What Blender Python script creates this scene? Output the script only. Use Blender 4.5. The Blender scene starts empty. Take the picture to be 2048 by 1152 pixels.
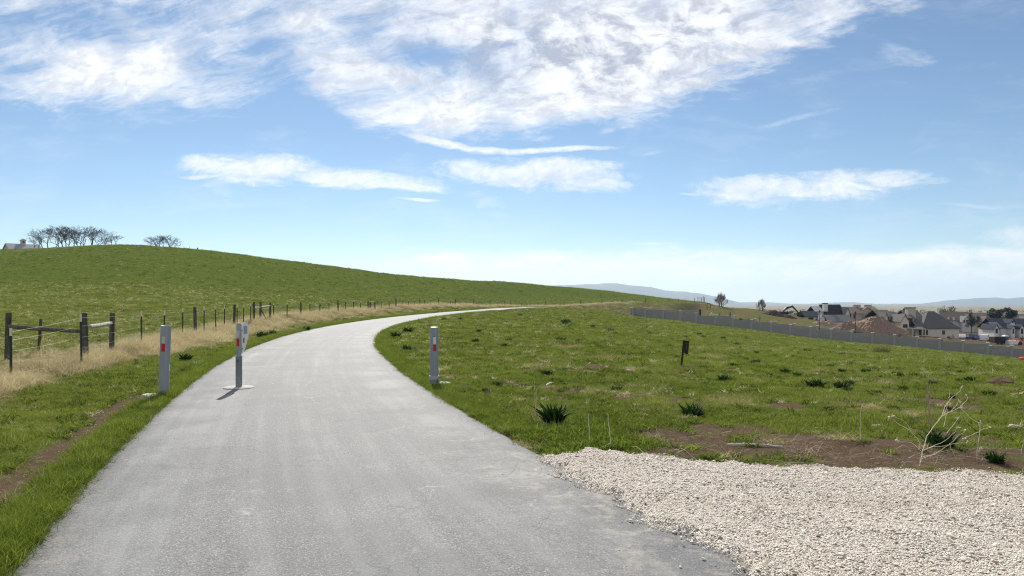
import bpy, bmesh, math, random
import numpy as np
from mathutils import Vector, Matrix, Euler

random.seed(7)
RNG = np.random.default_rng(11)
scene = bpy.context.scene
COL = scene.collection

# ------------------------------------------------------------------ camera
F, H, HY, CX = 1450.0, 1.65, 600.0, 1024.0      # focal length in photo pixels, eye height, horizon row, centre column
cam_d = bpy.data.cameras.new('camera')
cam_d.sensor_width = 36.0
cam_d.lens = F / 2048.0 * 36.0
cam_d.shift_y = 24.0 / 2048.0
cam_d.clip_start = 0.1
cam_d.clip_end = 40000.0
cam = bpy.data.objects.new('camera', cam_d)
COL.objects.link(cam)
cam.location = (0, 0, H)
cam.rotation_euler = (math.radians(90), 0, 0)
scene.camera = cam
scene.view_settings.view_transform = 'Standard'
scene.view_settings.look = 'None'
scene.view_settings.exposure = 0.55
scene.view_settings.gamma = 1.0
scene.view_settings.use_curve_mapping = False
scene.cycles.use_denoising = True
scene.cycles.denoiser = 'OPENIMAGEDENOISE'
scene.cycles.denoising_input_passes = 'RGB_ALBEDO_NORMAL'
scene.cycles.denoising_prefilter = 'NONE'
scene.cycles.use_adaptive_sampling = False
scene.cycles.pixel_filter_type = 'BLACKMAN_HARRIS'
scene.cycles.filter_width = 1.15
scene.cycles.max_bounces = 6
scene.cycles.volume_bounces = 0
scene.cycles.transparent_max_bounces = 8
scene.cycles.caustics_reflective = False
scene.cycles.caustics_refractive = False

# ------------------------------------------------------------------ tagging and mesh helpers
def tag(o, label=None, cat=None, group=None, kind='thing'):
    if label: o['label'] = label
    if cat: o['category'] = cat
    if group: o['group'] = group
    if kind: o['kind'] = kind
    return o

def empty(name, loc, label, cat, group=None, rz=0.0):
    o = bpy.data.objects.new(name, None)
    o.empty_display_size = 0.2
    COL.objects.link(o)
    o.location = loc
    o.rotation_euler = (0, 0, rz)
    return tag(o, label, cat, group)

def copy_tree(o, parent=None):
    c = o.copy()
    COL.objects.link(c)
    if parent is not None:
        c.parent = parent
    for ch in list(o.children):
        copy_tree(ch, c)
    return c

class MB:
    """collects simple shapes and links them as one mesh object"""
    def __init__(s):
        s.v, s.f, s.m = [], [], []
    def add(s, verts, faces, mi=0):
        n = len(s.v)
        s.v.extend([tuple(p) for p in verts])
        s.f.extend([tuple(i + n for i in f) for f in faces])
        s.m.extend([mi] * len(faces))
        return s
    def box(s, c, size, mat=None, mi=0):
        x, y, z = size[0] / 2, size[1] / 2, size[2] / 2
        vs = [Vector((sx * x, sy * y, sz * z)) for sz in (-1, 1) for sy in (-1, 1) for sx in (-1, 1)]
        if mat is not None:
            vs = [mat @ v for v in vs]
        vs = [v + Vector(c) for v in vs]
        return s.add(vs, [(0, 2, 3, 1), (4, 5, 7, 6), (0, 1, 5, 4), (2, 6, 7, 3), (0, 4, 6, 2), (1, 3, 7, 5)], mi)
    def prism(s, poly, d, mi=0):
        """poly: list of 3D points (one face), d: extrusion vector"""
        n = len(poly)
        a = [Vector(p) for p in poly]
        b = [p + Vector(d) for p in a]
        fs = [tuple(range(n - 1, -1, -1)), tuple(range(n, 2 * n))]
        fs += [(i, (i + 1) % n, n + (i + 1) % n, n + i) for i in range(n)]
        return s.add(a + b, fs, mi)
    def tube(s, pts, radii, sides=8, cap=True, mi=0):
        pts = [Vector(p) for p in pts]
        n = len(pts)
        if not hasattr(radii, '__len__'):
            radii = [radii] * n
        vs, fs = [], []
        up = None
        for i, p in enumerate(pts):
            d = (pts[min(i + 1, n - 1)] - pts[max(i - 1, 0)])
            d = d.normalized() if d.length > 1e-9 else Vector((0, 0, 1))
            if up is None:
                up = Vector((1, 0, 0)) if abs(d.x) < 0.9 else Vector((0, 1, 0))
            a = (up - d * up.dot(d))
            a = a.normalized() if a.length > 1e-6 else d.orthogonal().normalized()
            up = a
            b = d.cross(a)
            for k in range(sides):
                t = 2 * math.pi * k / sides
                vs.append(p + (a * math.cos(t) + b * math.sin(t)) * radii[i])
        for i in range(n - 1):
            for k in range(sides):
                k2 = (k + 1) % sides
                fs.append((i * sides + k, i * sides + k2, (i + 1) * sides + k2, (i + 1) * sides + k))
        if cap:
            fs.append(tuple(range(sides - 1, -1, -1)))
            fs.append(tuple((n - 1) * sides + k for k in range(sides)))
        return s.add(vs, fs, mi)
    def lathe(s, prof, c=(0, 0, 0), sides=24, mi=0):
        """prof: list of (r, z) from bottom to top"""
        vs, fs = [], []
        n = len(prof)
        for r, z in prof:
            for k in range(sides):
                t = 2 * math.pi * k / sides
                vs.append((c[0] + r * math.cos(t), c[1] + r * math.sin(t), c[2] + z))
        for i in range(n - 1):
            for k in range(sides):
                k2 = (k + 1) % sides
                fs.append((i * sides + k, i * sides + k2, (i + 1) * sides + k2, (i + 1) * sides + k))
        fs.append(tuple(range(sides - 1, -1, -1)))
        fs.append(tuple((n - 1) * sides + k for k in range(sides)))
        return s.add(vs, fs, mi)
    def mesh(s, name, mats):
        me = bpy.data.meshes.new(name)
        me.from_pydata(s.v, [], s.f)
        for m in (mats if isinstance(mats, (list, tuple)) else [mats]):
            me.materials.append(m)
        if any(s.m):
            me.polygons.foreach_set('material_index', s.m)
        me.update()
        return me
    def build(s, name, mats, parent=None, smooth=False, bevel=0.0, loc=None):
        me = s.mesh(name, mats)
        o = bpy.data.objects.new(name, me)
        COL.objects.link(o)
        if parent is not None:
            o.parent = parent
        if loc is not None:
            o.location = loc
        if smooth:
            me.shade_smooth()
            me.set_sharp_from_angle(angle=math.radians(40))
        if bevel:
            b = o.modifiers.new('bevel', 'BEVEL')
            b.width, b.segments, b.limit_method = bevel, 2, 'ANGLE'
        return o

# ------------------------------------------------------------------ node helpers
class V:
    def __init__(s, g, sock): s.g, s.s = g, sock
    def _o(s, op, b, rev=False):
        return s.g.math(op, b, s) if rev else s.g.math(op, s, b)
    def __add__(s, b): return s._o('ADD', b)
    def __radd__(s, b): return s._o('ADD', b)
    def __sub__(s, b): return s._o('SUBTRACT', b)
    def __rsub__(s, b): return s._o('SUBTRACT', b, True)
    def __mul__(s, b): return s._o('MULTIPLY', b)
    def __rmul__(s, b): return s._o('MULTIPLY', b)
    def __truediv__(s, b): return s._o('DIVIDE', b)
    def __pow__(s, b): return s._o('POWER', b)
    def max(s, b): return s._o('MAXIMUM', b)
    def min(s, b): return s._o('MINIMUM', b)

class G:
    """small expression layer over a shader node tree"""
    def __init__(s, tree): s.t = tree
    def node(s, kind, **kw):
        n = s.t.nodes.new(kind)
        for k, v in kw.items():
            setattr(n, k, v)
        return n
    def put(s, sock, val):
        if isinstance(val, V): s.t.links.new(val.s, sock)
        elif isinstance(val, bpy.types.NodeSocket): s.t.links.new(val, sock)
        elif hasattr(val, '__len__') and hasattr(sock.default_value, '__len__'):
            n = len(sock.default_value)
            val = tuple(val)
            sock.default_value = val + (1.0,) * (n - len(val))
        else: sock.default_value = val
    def math(s, op, a, b=0.0, clamp=False):
        n = s.node('ShaderNodeMath', operation=op, use_clamp=clamp)
        s.put(n.inputs[0], a); s.put(n.inputs[1], b)
        return V(s, n.outputs[0])
    def xyz(s, x, y, z=0.0):
        n = s.node('ShaderNodeCombineXYZ')
        for i, q in enumerate((x, y, z)): s.put(n.inputs[i], q)
        return V(s, n.outputs[0])
    def sep(s, v):
        n = s.node('ShaderNodeSeparateXYZ'); s.put(n.inputs[0], v)
        return [V(s, o) for o in n.outputs]
    def noise(s, vec, scale=1.0, detail=4.0, rough=0.5, dist=0.0, lac=2.0, out=0):
        n = s.node('ShaderNodeTexNoise')
        s.put(n.inputs['Vector'], vec); s.put(n.inputs['Scale'], scale); s.put(n.inputs['Detail'], detail)
        s.put(n.inputs['Roughness'], rough); s.put(n.inputs['Distortion'], dist); s.put(n.inputs['Lacunarity'], lac)
        return V(s, n.outputs[out])
    def voronoi(s, vec, scale=1.0, feature='F1', out=0, rand=1.0):
        n = s.node('ShaderNodeTexVoronoi', feature=feature)
        s.put(n.inputs['Vector'], vec); s.put(n.inputs['Scale'], scale); s.put(n.inputs['Randomness'], rand)
        return V(s, n.outputs[out])
    def smooth(s, x, a, b, lo=0.0, hi=1.0):
        n = s.node('ShaderNodeMapRange', interpolation_type='SMOOTHSTEP')
        s.put(n.inputs[0], x)
        for i, q in enumerate((a, b, lo, hi)): s.put(n.inputs[1 + i], q)
        return V(s, n.outputs[0])
    def mix(s, f, a, b, blend='MIX'):
        n = s.node('ShaderNodeMix', data_type='RGBA', blend_type=blend)
        s.put(n.inputs[0], f); s.put(n.inputs[6], a); s.put(n.inputs[7], b)
        return V(s, n.outputs[2])
    def attr(s, name, kind='GEOMETRY', out='Fac'):
        n = s.node('ShaderNodeAttribute', attribute_type=kind, attribute_name=name)
        return V(s, n.outputs[out])
    def coord(s, out='Object'):
        return V(s, s.node('ShaderNodeTexCoord').outputs[out])
    def pos(s):
        return V(s, s.node('ShaderNodeNewGeometry').outputs['Position'])
    def mapping(s, v, scale=(1, 1, 1), rot=(0, 0, 0), loc=(0, 0, 0)):
        n = s.node('ShaderNodeMapping')
        s.put(n.inputs['Vector'], v); s.put(n.inputs['Scale'], scale); s.put(n.inputs['Rotation'], rot); s.put(n.inputs['Location'], loc)
        return V(s, n.outputs[0])
    def curve(s, x, pts):
        n = s.node('ShaderNodeFloatCurve')
        c = n.mapping.curves[0]
        while len(c.points) < len(pts): c.points.new(0.5, 0.5)
        for p, (a, b) in zip(c.points, pts):
            p.location = (a, b); p.handle_type = 'AUTO'
        n.mapping.use_clip = False
        n.mapping.update()
        s.put(n.inputs['Value'], x)
        return V(s, n.outputs[0])
    def bump(s, h, strength=0.3, dist=0.02):
        n = s.node('ShaderNodeBump')
        s.put(n.inputs['Strength'], strength); s.put(n.inputs['Distance'], dist); s.put(n.inputs['Height'], h)
        return V(s, n.outputs[0])

def new_mat(name):
    m = bpy.data.materials.new(name)
    m.use_nodes = True
    m.node_tree.nodes.clear()
    g = G(m.node_tree)
    out = g.node('ShaderNodeOutputMaterial')
    return m, g, out

def bsdf(g, color, rough=0.8, metal=0.0, spec=0.5, normal=None, **kw):
    n = g.node('ShaderNodeBsdfPrincipled')
    g.put(n.inputs['Base Color'], color)
    g.put(n.inputs['Roughness'], rough)
    g.put(n.inputs['Metallic'], metal)
    g.put(n.inputs['Specular IOR Level'], spec)
    if normal is not None: g.put(n.inputs['Normal'], normal)
    return n

def simple(name, color, rough=0.8, metal=0.0, vary=0.25, scale=8.0, spec=0.4, bump=0.0):
    """plain surface with procedural tone variation"""
    m, g, out = new_mat(name)
    n = g.noise(g.coord('Object'), scale, 5.0, 0.6)
    lo = tuple(c * (1 - vary) for c in color)
    hi = tuple(min(1.0, c * (1 + vary)) for c in color)
    c = g.mix(n, lo, hi)
    nm = g.bump(n, bump, 0.02) if bump else None
    b = bsdf(g, c, rough, metal, spec, nm)
    g.t.links.new(b.outputs[0], out.inputs[0])
    return m

# ------------------------------------------------------------------ terrain height
def pchip(x, y, xq):
    x = np.asarray(x, float); y = np.asarray(y, float)
    h = np.diff(x); d = np.diff(y) / h
    m = np.zeros_like(y)
    for i in range(1, len(x) - 1):
        if d[i - 1] * d[i] > 0:
            w1, w2 = 2 * h[i] + h[i - 1], h[i] + 2 * h[i - 1]
            m[i] = (w1 + w2) / (w1 / d[i - 1] + w2 / d[i])
    m[0], m[-1] = d[0], d[-1]
    xq = np.clip(xq, x[0], x[-1])
    i = np.clip(np.searchsorted(x, xq) - 1, 0, len(h) - 1)
    t = (xq - x[i]) / h[i]
    return ((1 + 2 * t) * (1 - t) ** 2 * y[i] + t * (1 - t) ** 2 * h[i] * m[i]
            + t * t * (3 - 2 * t) * y[i + 1] + t * t * (t - 1) * h[i] * m[i + 1])

def zpx(py, Y): return H - (py - HY) * Y / F

# each column: bearing (photo column) -> (distance, height) of the same nine landmarks
COLS = [
    (-2600, [(2.2, 0), (3.0, 0), (3.6, 0), (5, 0.05), (60, 3.0), (150, 9), (260, 6), (1500, -14), (12000, -60)]),
    (-1500, [(2.5, 0), (3.5, 0), (4.5, 0), (6, 0.05), (65, 3.2), (175, 11), (280, 8), (1500, -14), (12000, -60)]),
    (-400, [(4, 0), (6, 0), (8, 0), (10, 0.05), (80, 3.5), (222, zpx(517, 222)), (320, 12), (1500, -10), (12000, -60)]),
    (0, [(5, 0), (9, 0), (12, 0), (14.3, 0.05), (90, 3.5), (230, zpx(505, 230)), (330, 14), (1500, -10), (12000, -60)]),
    (120, [(6, 0), (10, 0), (14, 0), (17, 0.06), (90, 3.6), (218, zpx(499.5, 218)), (320, 14), (1500, -10), (12000, -60)]),
    (250, [(6, 0), (11, 0), (17, 0), (22, 0.1), (90, 3.6), (215, zpx(497, 215)), (310, 14), (1500, -10), (12000, -60)]),
    (370, [(8, 0), (15, 0), (24, 0), (30, 0.2), (95, 3.5), (215, zpx(502, 215)), (310, 13.5), (1500, -10), (12000, -60)]),
    (540, [(10, 0), (22, 0), (38, 0.05), (46, 0.4), (105, 3.1), (220, zpx(520.5, 220)), (310, 11), (1500, -10), (12000, -60)]),
    (700, [(10, 0), (36, 0), (62, 0.05), (71, 0.55), (130, 3.3), (225, zpx(540, 225)), (310, 8), (1500, -14), (12000, -60)]),
    (900, [(10, 0), (50, 0), (100, 0.05), (113, 0.65), (160, 2.9), (238, zpx(559, 238)), (320, 5), (1500, -18), (12000, -60)]),
    (1059, [(10, 0), (50, 0), (124, 0.0), (165, 0.25), (205, 2.1), (250, zpx(568.5, 250)), (330, 3), (1500, -20), (12000, -60)]),
    (1130, [(10, 0), (50, -0.05), (135, -0.12), (180, 0.35), (215, 2.2), (258, zpx(574, 258)), (340, 2), (1500, -20), (12000, -60)]),
    (1217, [(10, 0), (50, -0.3), (138, -0.85), (195, 0.57), (230, 2.1), (270, zpx(582, 270)), (350, 1), (1500, -22), (12000, -60)]),
    (1262, [(10, 0), (55, -0.6), (156, -1.8), (205, 0.8), (238, 2.0), (275, zpx(588, 275)), (350, 0), (1500, -22), (12000, -60)]),
    (1330, [(10, 0), (60, -0.95), (156, -2.6), (188, -2.7), (222, 0.96), (280, zpx(595.5, 280)), (350, -1), (1500, -24), (12000, -60)]),
    (1400, [(10, 0), (60, -1.35), (152, -3.3), (222, -3.3), (241, 1.15), (275, zpx(602, 275)), (350, -2), (1500, -24), (12000, -60)]),
    (1450, [(10, 0), (60, -1.6), (149, -3.8), (185, -4.2), (235, -1.2), (252, -0.6), (340, -4), (1500, -24), (12000, -60)]),
    (1523, [(10, 0), (60, -1.95), (145, -4.5), (175, -5.2), (225, -3.0), (252, -2.0), (340, -6), (1500, -24), (12000, -60)]),
    (1640, [(10, 0), (60, -2.45), (137, -5.6), (163, -6.3), (230, -5.5), (290, -5.6), (400, -9), (1500, -24), (12000, -60)]),
    (1750, [(10, 0), (60, -2.9), (132, -6.4), (152, -7.3), (230, -8.6), (300, -8.9), (400, -11), (1500, -26), (12000, -60)]),
    (1900, [(10, 0), (60, -3.4), (126, -7.4), (150, -8.4), (230, -10.5), (300, -11.3), (400, -13), (1500, -28), (12000, -60)]),
    (2048, [(10, 0), (60, -3.9), (120, -8.2), (145, -9.0), (230, -11.5), (300, -12.6), (400, -14), (1500, -28), (12000, -60)]),
    (2600, [(9, 0), (55, -5.2), (108, -10.5), (135, -11.5), (220, -14), (300, -15.5), (400, -17), (1500, -30), (12000, -60)]),
    (4700, [(6, 0), (50, -6), (90, -11), (120, -13), (200, -16), (300, -18), (400, -20), (1500, -30), (12000, -60)]),
]
_cp = np.array([c[0] for c in COLS], float)
PXG = np.arange(-2600, 4701, 5.0)
LYG = np.linspace(math.log(1.0), math.log(13000.0), 620)
YG = np.exp(LYG)
_ctrlY = np.stack([pchip(_cp, [c[1][k][0] for c in COLS], PXG) for k in range(9)], 1)
_ctrlZ = np.stack([pchip(_cp, [c[1][k][1] for c in COLS], PXG) for k in range(9)], 1)
ZT = np.zeros((len(PXG), len(YG)))
for _i in range(len(PXG)):
    ZT[_i] = pchip(np.concatenate([[0.0, _ctrlY[_i, 0] * 0.6], _ctrlY[_i], [14000.0]]),
                   np.concatenate([[0.0, 0.0], _ctrlZ[_i], [-60.5]]), YG)

_ph = RNG.uniform(0, 6.28, (14,)); _di = RNG.uniform(0, 6.28, (14,))
def bumps(x, y):
    """gentle unevenness of the fields, stronger far from the path"""
    out = np.zeros_like(x)
    for k in range(14):
        wl = 0.9 * 1.55 ** k
        amp = 0.006 * 1.38 ** k
        d = np.sqrt(x * x + y * y)
        fade = np.clip((d - wl * 1.2) / (wl * 3 + 1e-6), 0, 1)
        lim = 0.16
        out += min(amp, lim) * fade * np.sin((x * np.cos(_di[k]) + y * np.sin(_di[k])) * 6.283 / wl + _ph[k])
    return out

def hgt0(x, y):
    """terrain height without the road cutting"""
    x = np.asarray(x, float); y = np.asarray(y, float)
    ys = np.maximum(y, 1.0)
    px = np.clip(CX + F * x / ys, PXG[0], PXG[-1] - 0.01)
    ly = np.clip(np.log(ys), LYG[0], LYG[-1] - 1e-6)
    fi = (px - PXG[0]) / 5.0; i = fi.astype(int); fi -= i
    fj = (ly - LYG[0]) / (LYG[1] - LYG[0]); j = fj.astype(int); fj -= j
    i = np.minimum(i, len(PXG) - 2); j = np.minimum(j, len(YG) - 2)
    z = (ZT[i, j] * (1 - fi) * (1 - fj) + ZT[i + 1, j] * fi * (1 - fj) + ZT[i, j + 1] * (1 - fi) * fj + ZT[i + 1, j + 1] * fi * fj)
    back = np.clip((y - 1.0) / 3.0, 0, 1)
    return z * back

# road centre line and fence line (x, y)
ROAD = [(12.0, -30), (6.3, -15), (3.0, -6), (1.0, 0.0), (-0.76, 4.4), (-1.67, 6.8), (-2.63, 9.6), (-3.62, 12.7), (-5.07, 17.7), (-6.62, 24.0),
        (-7.5, 28.5), (-8.5, 35), (-9.5, 47), (-9.55, 64), (-8.5, 80), (-6.5, 97), (-4.0, 115), (-1.0, 133), (4.0, 150), (6.5, 155)]
FENCE = [(-7.2, 5.5), (-9.7, 14.0), (-10.4, 17.7), (-11.2, 20.3), (-11.65, 22.8), (-12.7, 28), (-13.5, 33), (-14.6, 42), (-15.6, 53), (-15.8, 66), (-15.3, 78),
         (-14.1, 88), (-12.6, 99), (-9.1, 117), (-4.2, 137), (0.6, 152), (7.4, 164), (15, 178), (27, 198), (47, 222), (62.5, 241)]
def resample(pl, step):
    """smooth Catmull-Rom resampling of a polyline"""
    P = np.array(pl, float)
    P = np.vstack([2 * P[0] - P[1], P, 2 * P[-1] - P[-2]])
    out = []
    for i in range(1, len(P) - 2):
        n = max(2, int(np.linalg.norm(P[i + 1] - P[i]) / step))
        d0 = np.linalg.norm(P[i] - P[i - 1]) ** 0.5; d1 = np.linalg.norm(P[i + 1] - P[i]) ** 0.5; d2 = np.linalg.norm(P[i + 2] - P[i + 1]) ** 0.5
        m1 = (P[i + 1] - P[i - 1]) / (d0 + d1) * d1 if d0 + d1 > 0 else P[i + 1] - P[i]
        m1 = d1 * ((P[i] - P[i - 1]) / d0 - (P[i + 1] - P[i - 1]) / (d0 + d1) + (P[i + 1] - P[i]) / d1)
        m2 = d1 * ((P[i + 1] - P[i]) / d1 - (P[i + 2] - P[i]) / (d1 + d2) + (P[i + 2] - P[i + 1]) / d2)
        for t in np.arange(n) / n:
            t2, t3 = t * t, t * t * t
            out.append((2 * t3 - 3 * t2 + 1) * P[i] + (t3 - 2 * t2 + t) * m1 + (-2 * t3 + 3 * t2) * P[i + 1] + (t3 - t2) * m2)
    out.append(P[-2])
    return np.array(out)
ROADL = resample(ROAD, 0.5)
FENCEL = resample(FENCE, 0.5)
RHW = 2.17                                             # half width of the asphalt

def pldist(x, y, pl):
    """signed distance to a polyline (positive on its right-hand side walking along it) and the arc index"""
    x = np.asarray(x, float).ravel(); y = np.asarray(y, float).ravel()
    best = np.full(x.shape, 1e9); sg = np.zeros_like(x); arc = np.zeros_like(x)
    A, B = pl[:-1], pl[1:]
    L = np.concatenate([[0], np.cumsum(np.linalg.norm(B - A, axis=1))])
    for k in range(len(A)):
        dx, dy = B[k] - A[k]
        l2 = dx * dx + dy * dy
        t = np.clip(((x - A[k, 0]) * dx + (y - A[k, 1]) * dy) / l2, 0, 1)
        ex, ey = x - A[k, 0] - t * dx, y - A[k, 1] - t * dy
        d = ex * ex + ey * ey
        w = d < best
        best[w] = d[w]; sg[w] = np.sign(dx * -ey[w] + dy * ex[w]); arc[w] = L[k] + t[w] * math.sqrt(l2)
    return np.sqrt(best) * np.where(sg == 0, 1, sg), arc
RC = ROADL[::4]; FC = FENCEL[::4]

def hgt(x, y):
    shp = np.shape(x)
    x = np.atleast_1d(np.asarray(x, float)).ravel(); y = np.atleast_1d(np.asarray(y, float)).ravel()
    z = hgt0(x, y) + bumps(x, y)
    near = y < 215
    if near.any():
        dr, _ = pldist(x[near], y[near], RC)
        a = np.abs(dr)
        flat = np.clip((a - RHW + 0.1) / 1.3, 0, 1)                # the verge smooths out towards the asphalt
        zb = hgt0(x[near], y[near])
        z[near] = zb + (z[near] - zb) * flat
    return z.reshape(shp) if shp else float(z[0])

def gnd(px, Y):
    x = (px - CX) * Y / F
    return Vector((x, Y, hgt(x, Y)))

def hit(px, py, y0=3.0, y1=400.0):
    """where the line of sight through a photo point meets the ground"""
    Ys = np.exp(np.linspace(math.log(y0), math.log(y1), 3000))
    xs = (px - CX) * Ys / F
    zz = hgt0(xs, Ys) + bumps(xs, Ys) * 0.5
    ray = H - (py - HY) * Ys / F
    k = np.nonzero(ray <= zz)[0]
    if len(k) == 0:
        return gnd(px, y1)
    return gnd(px, float(Ys[k[0]]))

def at(px, py, Y):
    return Vector(((px - CX) * Y / F, Y, zpx(py, Y)))
# ------------------------------------------------------------------ daylight
SUN_EL, SUN_AZ = math.radians(37.0), math.radians(-9.5)      # azimuth from straight ahead, minus = to the left
sun_dir = Vector((math.sin(SUN_AZ) * math.cos(SUN_EL), math.cos(SUN_AZ) * math.cos(SUN_EL), math.sin(SUN_EL)))
sd = bpy.data.lights.new('sun', 'SUN')
sd.energy = 4.2
sd.angle = math.radians(0.5)
sd.color = (1.0, 0.95, 0.87)
sun = bpy.data.objects.new('sun', sd)
COL.objects.link(sun)
sun.rotation_euler = sun_dir.to_track_quat('Z', 'Y').to_euler()
sun.location = (0, 0, 60)

world = bpy.data.worlds.new('World')
scene.world = world
world.use_nodes = True
wt = world.node_tree
wt.nodes.clear()
g = G(wt)
wout = g.node('ShaderNodeOutputWorld')
bg = g.node('ShaderNodeBackground')
SKY_K = 0.068
bg.inputs['Strength'].default_value = SKY_K
wt.links.new(bg.outputs[0], wout.inputs[0])
sky = g.node('ShaderNodeTexSky', sky_type='NISHITA')
sky.sun_disc = False
sky.sun_elevation = SUN_EL
sky.sun_rotation = SUN_AZ
sky.altitude = 1400
sky.air_density = 1.0
sky.dust_density = 0.15
sky.ozone_density = 2.2

# cloud cover laid over the sky dome: U, V measure bearing and height over the horizon
d = g.coord('Generated')
dx, dy, dz = g.sep(d)
ys = dy.max(0.05)
U = dx / ys * (F / 100) + CX / 100
Vv = HY / 100 - dz / ys * (F / 100)
front = g.smooth(dy, 0.1, 0.3)
wn = g.node('ShaderNodeTexNoise')
g.put(wn.inputs['Vector'], g.xyz(U * 0.55, Vv * 1.1, 3.1)); wn.inputs['Scale'].default_value = 1.0; wn.inputs['Detail'].default_value = 3.0
wr, wg_, wb = [V(g, o) for o in g.node('ShaderNodeSeparateColor').outputs[:3]]
g.t.links.new(wn.outputs['Color'], wr.s.node.inputs[0])
Uw = U + (wr - 0.5) * 1.3
Vw = Vv + (wg_ - 0.5) * 0.55
# several textures: fine fibres drawn out along the wind, puffs, broad cover
ca, sa = math.cos(math.radians(-16)), math.sin(math.radians(-16))
Us = Uw * ca + Vw * sa
Vs = Vw * ca - Uw * sa
fibre = g.noise(g.xyz(Us * 0.75, Vs * 5.0, 0.3), 1.0, 8.0, 0.68, 0.2)
fibre2 = g.noise(g.xyz(Uw * 0.9, Vw * 3.6, 5.3), 1.0, 9.0, 0.64, 0.25)
puff = g.noise(g.xyz(Uw * 1.0, Vw * 1.5, 8.7), 1.0, 9.0, 0.62, 0.15)
broad = g.noise(g.xyz(U * 0.42, Vv * 0.8, 1.7), 1.0, 4.0, 0.55, 0.3)
fine = g.noise(g.xyz(Uw * 4.5, Vw * 7.5, 2.2), 1.0, 6.0, 0.65, 0.15)

def blob(cx, cy, a, b, k=1.0, rot=0.0):
    c_, s_ = math.cos(rot), math.sin(rot)
    p = ((U - cx) * c_ + (Vv - cy) * s_) / a
    q = ((Vv - cy) * c_ - (U - cx) * s_) / b
    return g.math('EXPONENT', (p * p + q * q) * -1.0) * k

# lower edge of the great bank overhead (column, row)
edge = [(-1, 1.9), (0, 2.1), (1, 2.2), (2.2, 2.28), (3.6, 2.3), (4.6, 2.22), (5.1, 2.06), (5.55, 1.95), (6.0, 2.0), (6.4, 2.15), (7.0, 2.5), (7.7, 2.80),
        (8.5, 2.95), (9.2, 2.98), (10, 2.9), (11, 2.84), (12, 2.66), (13, 2.42), (14, 2.0), (15, 1.65), (16, 1.2), (16.8, 0.85), (17.4, 0.45), (18.4, 0.0), (19.6, -0.8), (22, -2.0)]
vlow = g.curve((U + 2.0) / 25.0, [((a + 2.0) / 25.0, (b + 3.0) / 6.0) for a, b in edge]) * 6.0 - 3.0
depth = vlow - Vw                                         # distance inside the bank
left = g.smooth(U, 9.5, 5.5)
sheet = g.smooth(depth + (fibre2 - 0.5) * 1.5 + (fibre - 0.5) * 0.6 + (puff - 0.5) * 0.5, -0.08, 0.62)
gaps = (blob(0.9, 0.35, 1.3, 0.25) * 0.25 + blob(2.6, 0.15, 2.2, 0.22, 0.15, 0.15) + blob(1.9, 0.75, 0.9, 0.2) * 0.22 + blob(4.6, 1.35, 0.9, 0.22) * 0.28
        + blob(5.35, 0.95, 0.6, 0.2) * 0.22 + blob(5.6, 2.05, 0.7, 0.15) * 0.2 + blob(8.6, 1.15, 0.8, 0.25) * 0.35 + blob(0.6, 1.35, 0.8, 0.2) * 0.3 + blob(3.0, 0.35, 0.7, 0.2) * 0.2)
puffs = (blob(2.0, 1.55, 1.4, 0.5) * 0.3 + blob(3.2, 1.2, 0.6, 0.35) * 0.3 + blob(1.7, 1.15, 0.4, 0.25) * 0.25 + blob(7.4, 1.45, 1.1, 0.25) * 0.22
         + blob(6.3, 0.45, 0.5, 0.3) * 0.25 + blob(9.3, 0.45, 0.7, 0.45) * 0.25 + blob(8.6, 2.35, 1.6, 0.35) * 0.35 + blob(11.5, 2.0, 2.0, 0.5) * 0.3 + blob(13, 0.8, 2.6, 1.0) * 0.35
         + blob(4.5, 2.0, 0.9, 0.2) * 0.15)
cov = puff * 0.60 + fibre * 0.85 + broad * 0.35 - 0.315 + puffs - gaps - left * 0.03 + (fine - 0.5) * 0.40
bank = sheet * g.smooth(cov, 0.20, 0.92)

def lens(cx, cy, a, bt, bb, slope, k, lo=-0.05, hi=1.0, tx=None):
    p = (Uw * 0.35 + U * 0.65 - cx) / a
    q0 = Vw * 0.5 + Vv * 0.5 - cy - (U - cx) * slope
    q = (q0 * -1.0).max(0.0) / bt + q0.max(0.0) / bb
    m = 1.0 - (p * p + q * q) + (fibre2 - 0.5) * k * 1.35 + (puff - 0.5) * k * 0.55 + (fine - 0.5) * 0.5 + (fibre - 0.5) * k * 0.35
    low = g.smooth(q0.max(0.0) / bb, 0.0, 0.9)
    return g.smooth(m, lo, hi) * (1.0 - low * 0.45 * g.smooth(fibre2 * 0.6 + fine * 0.4, 0.56, 0.40)) * (0.80 + (fine - 0.5) * 0.9).min(1.0)

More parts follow.
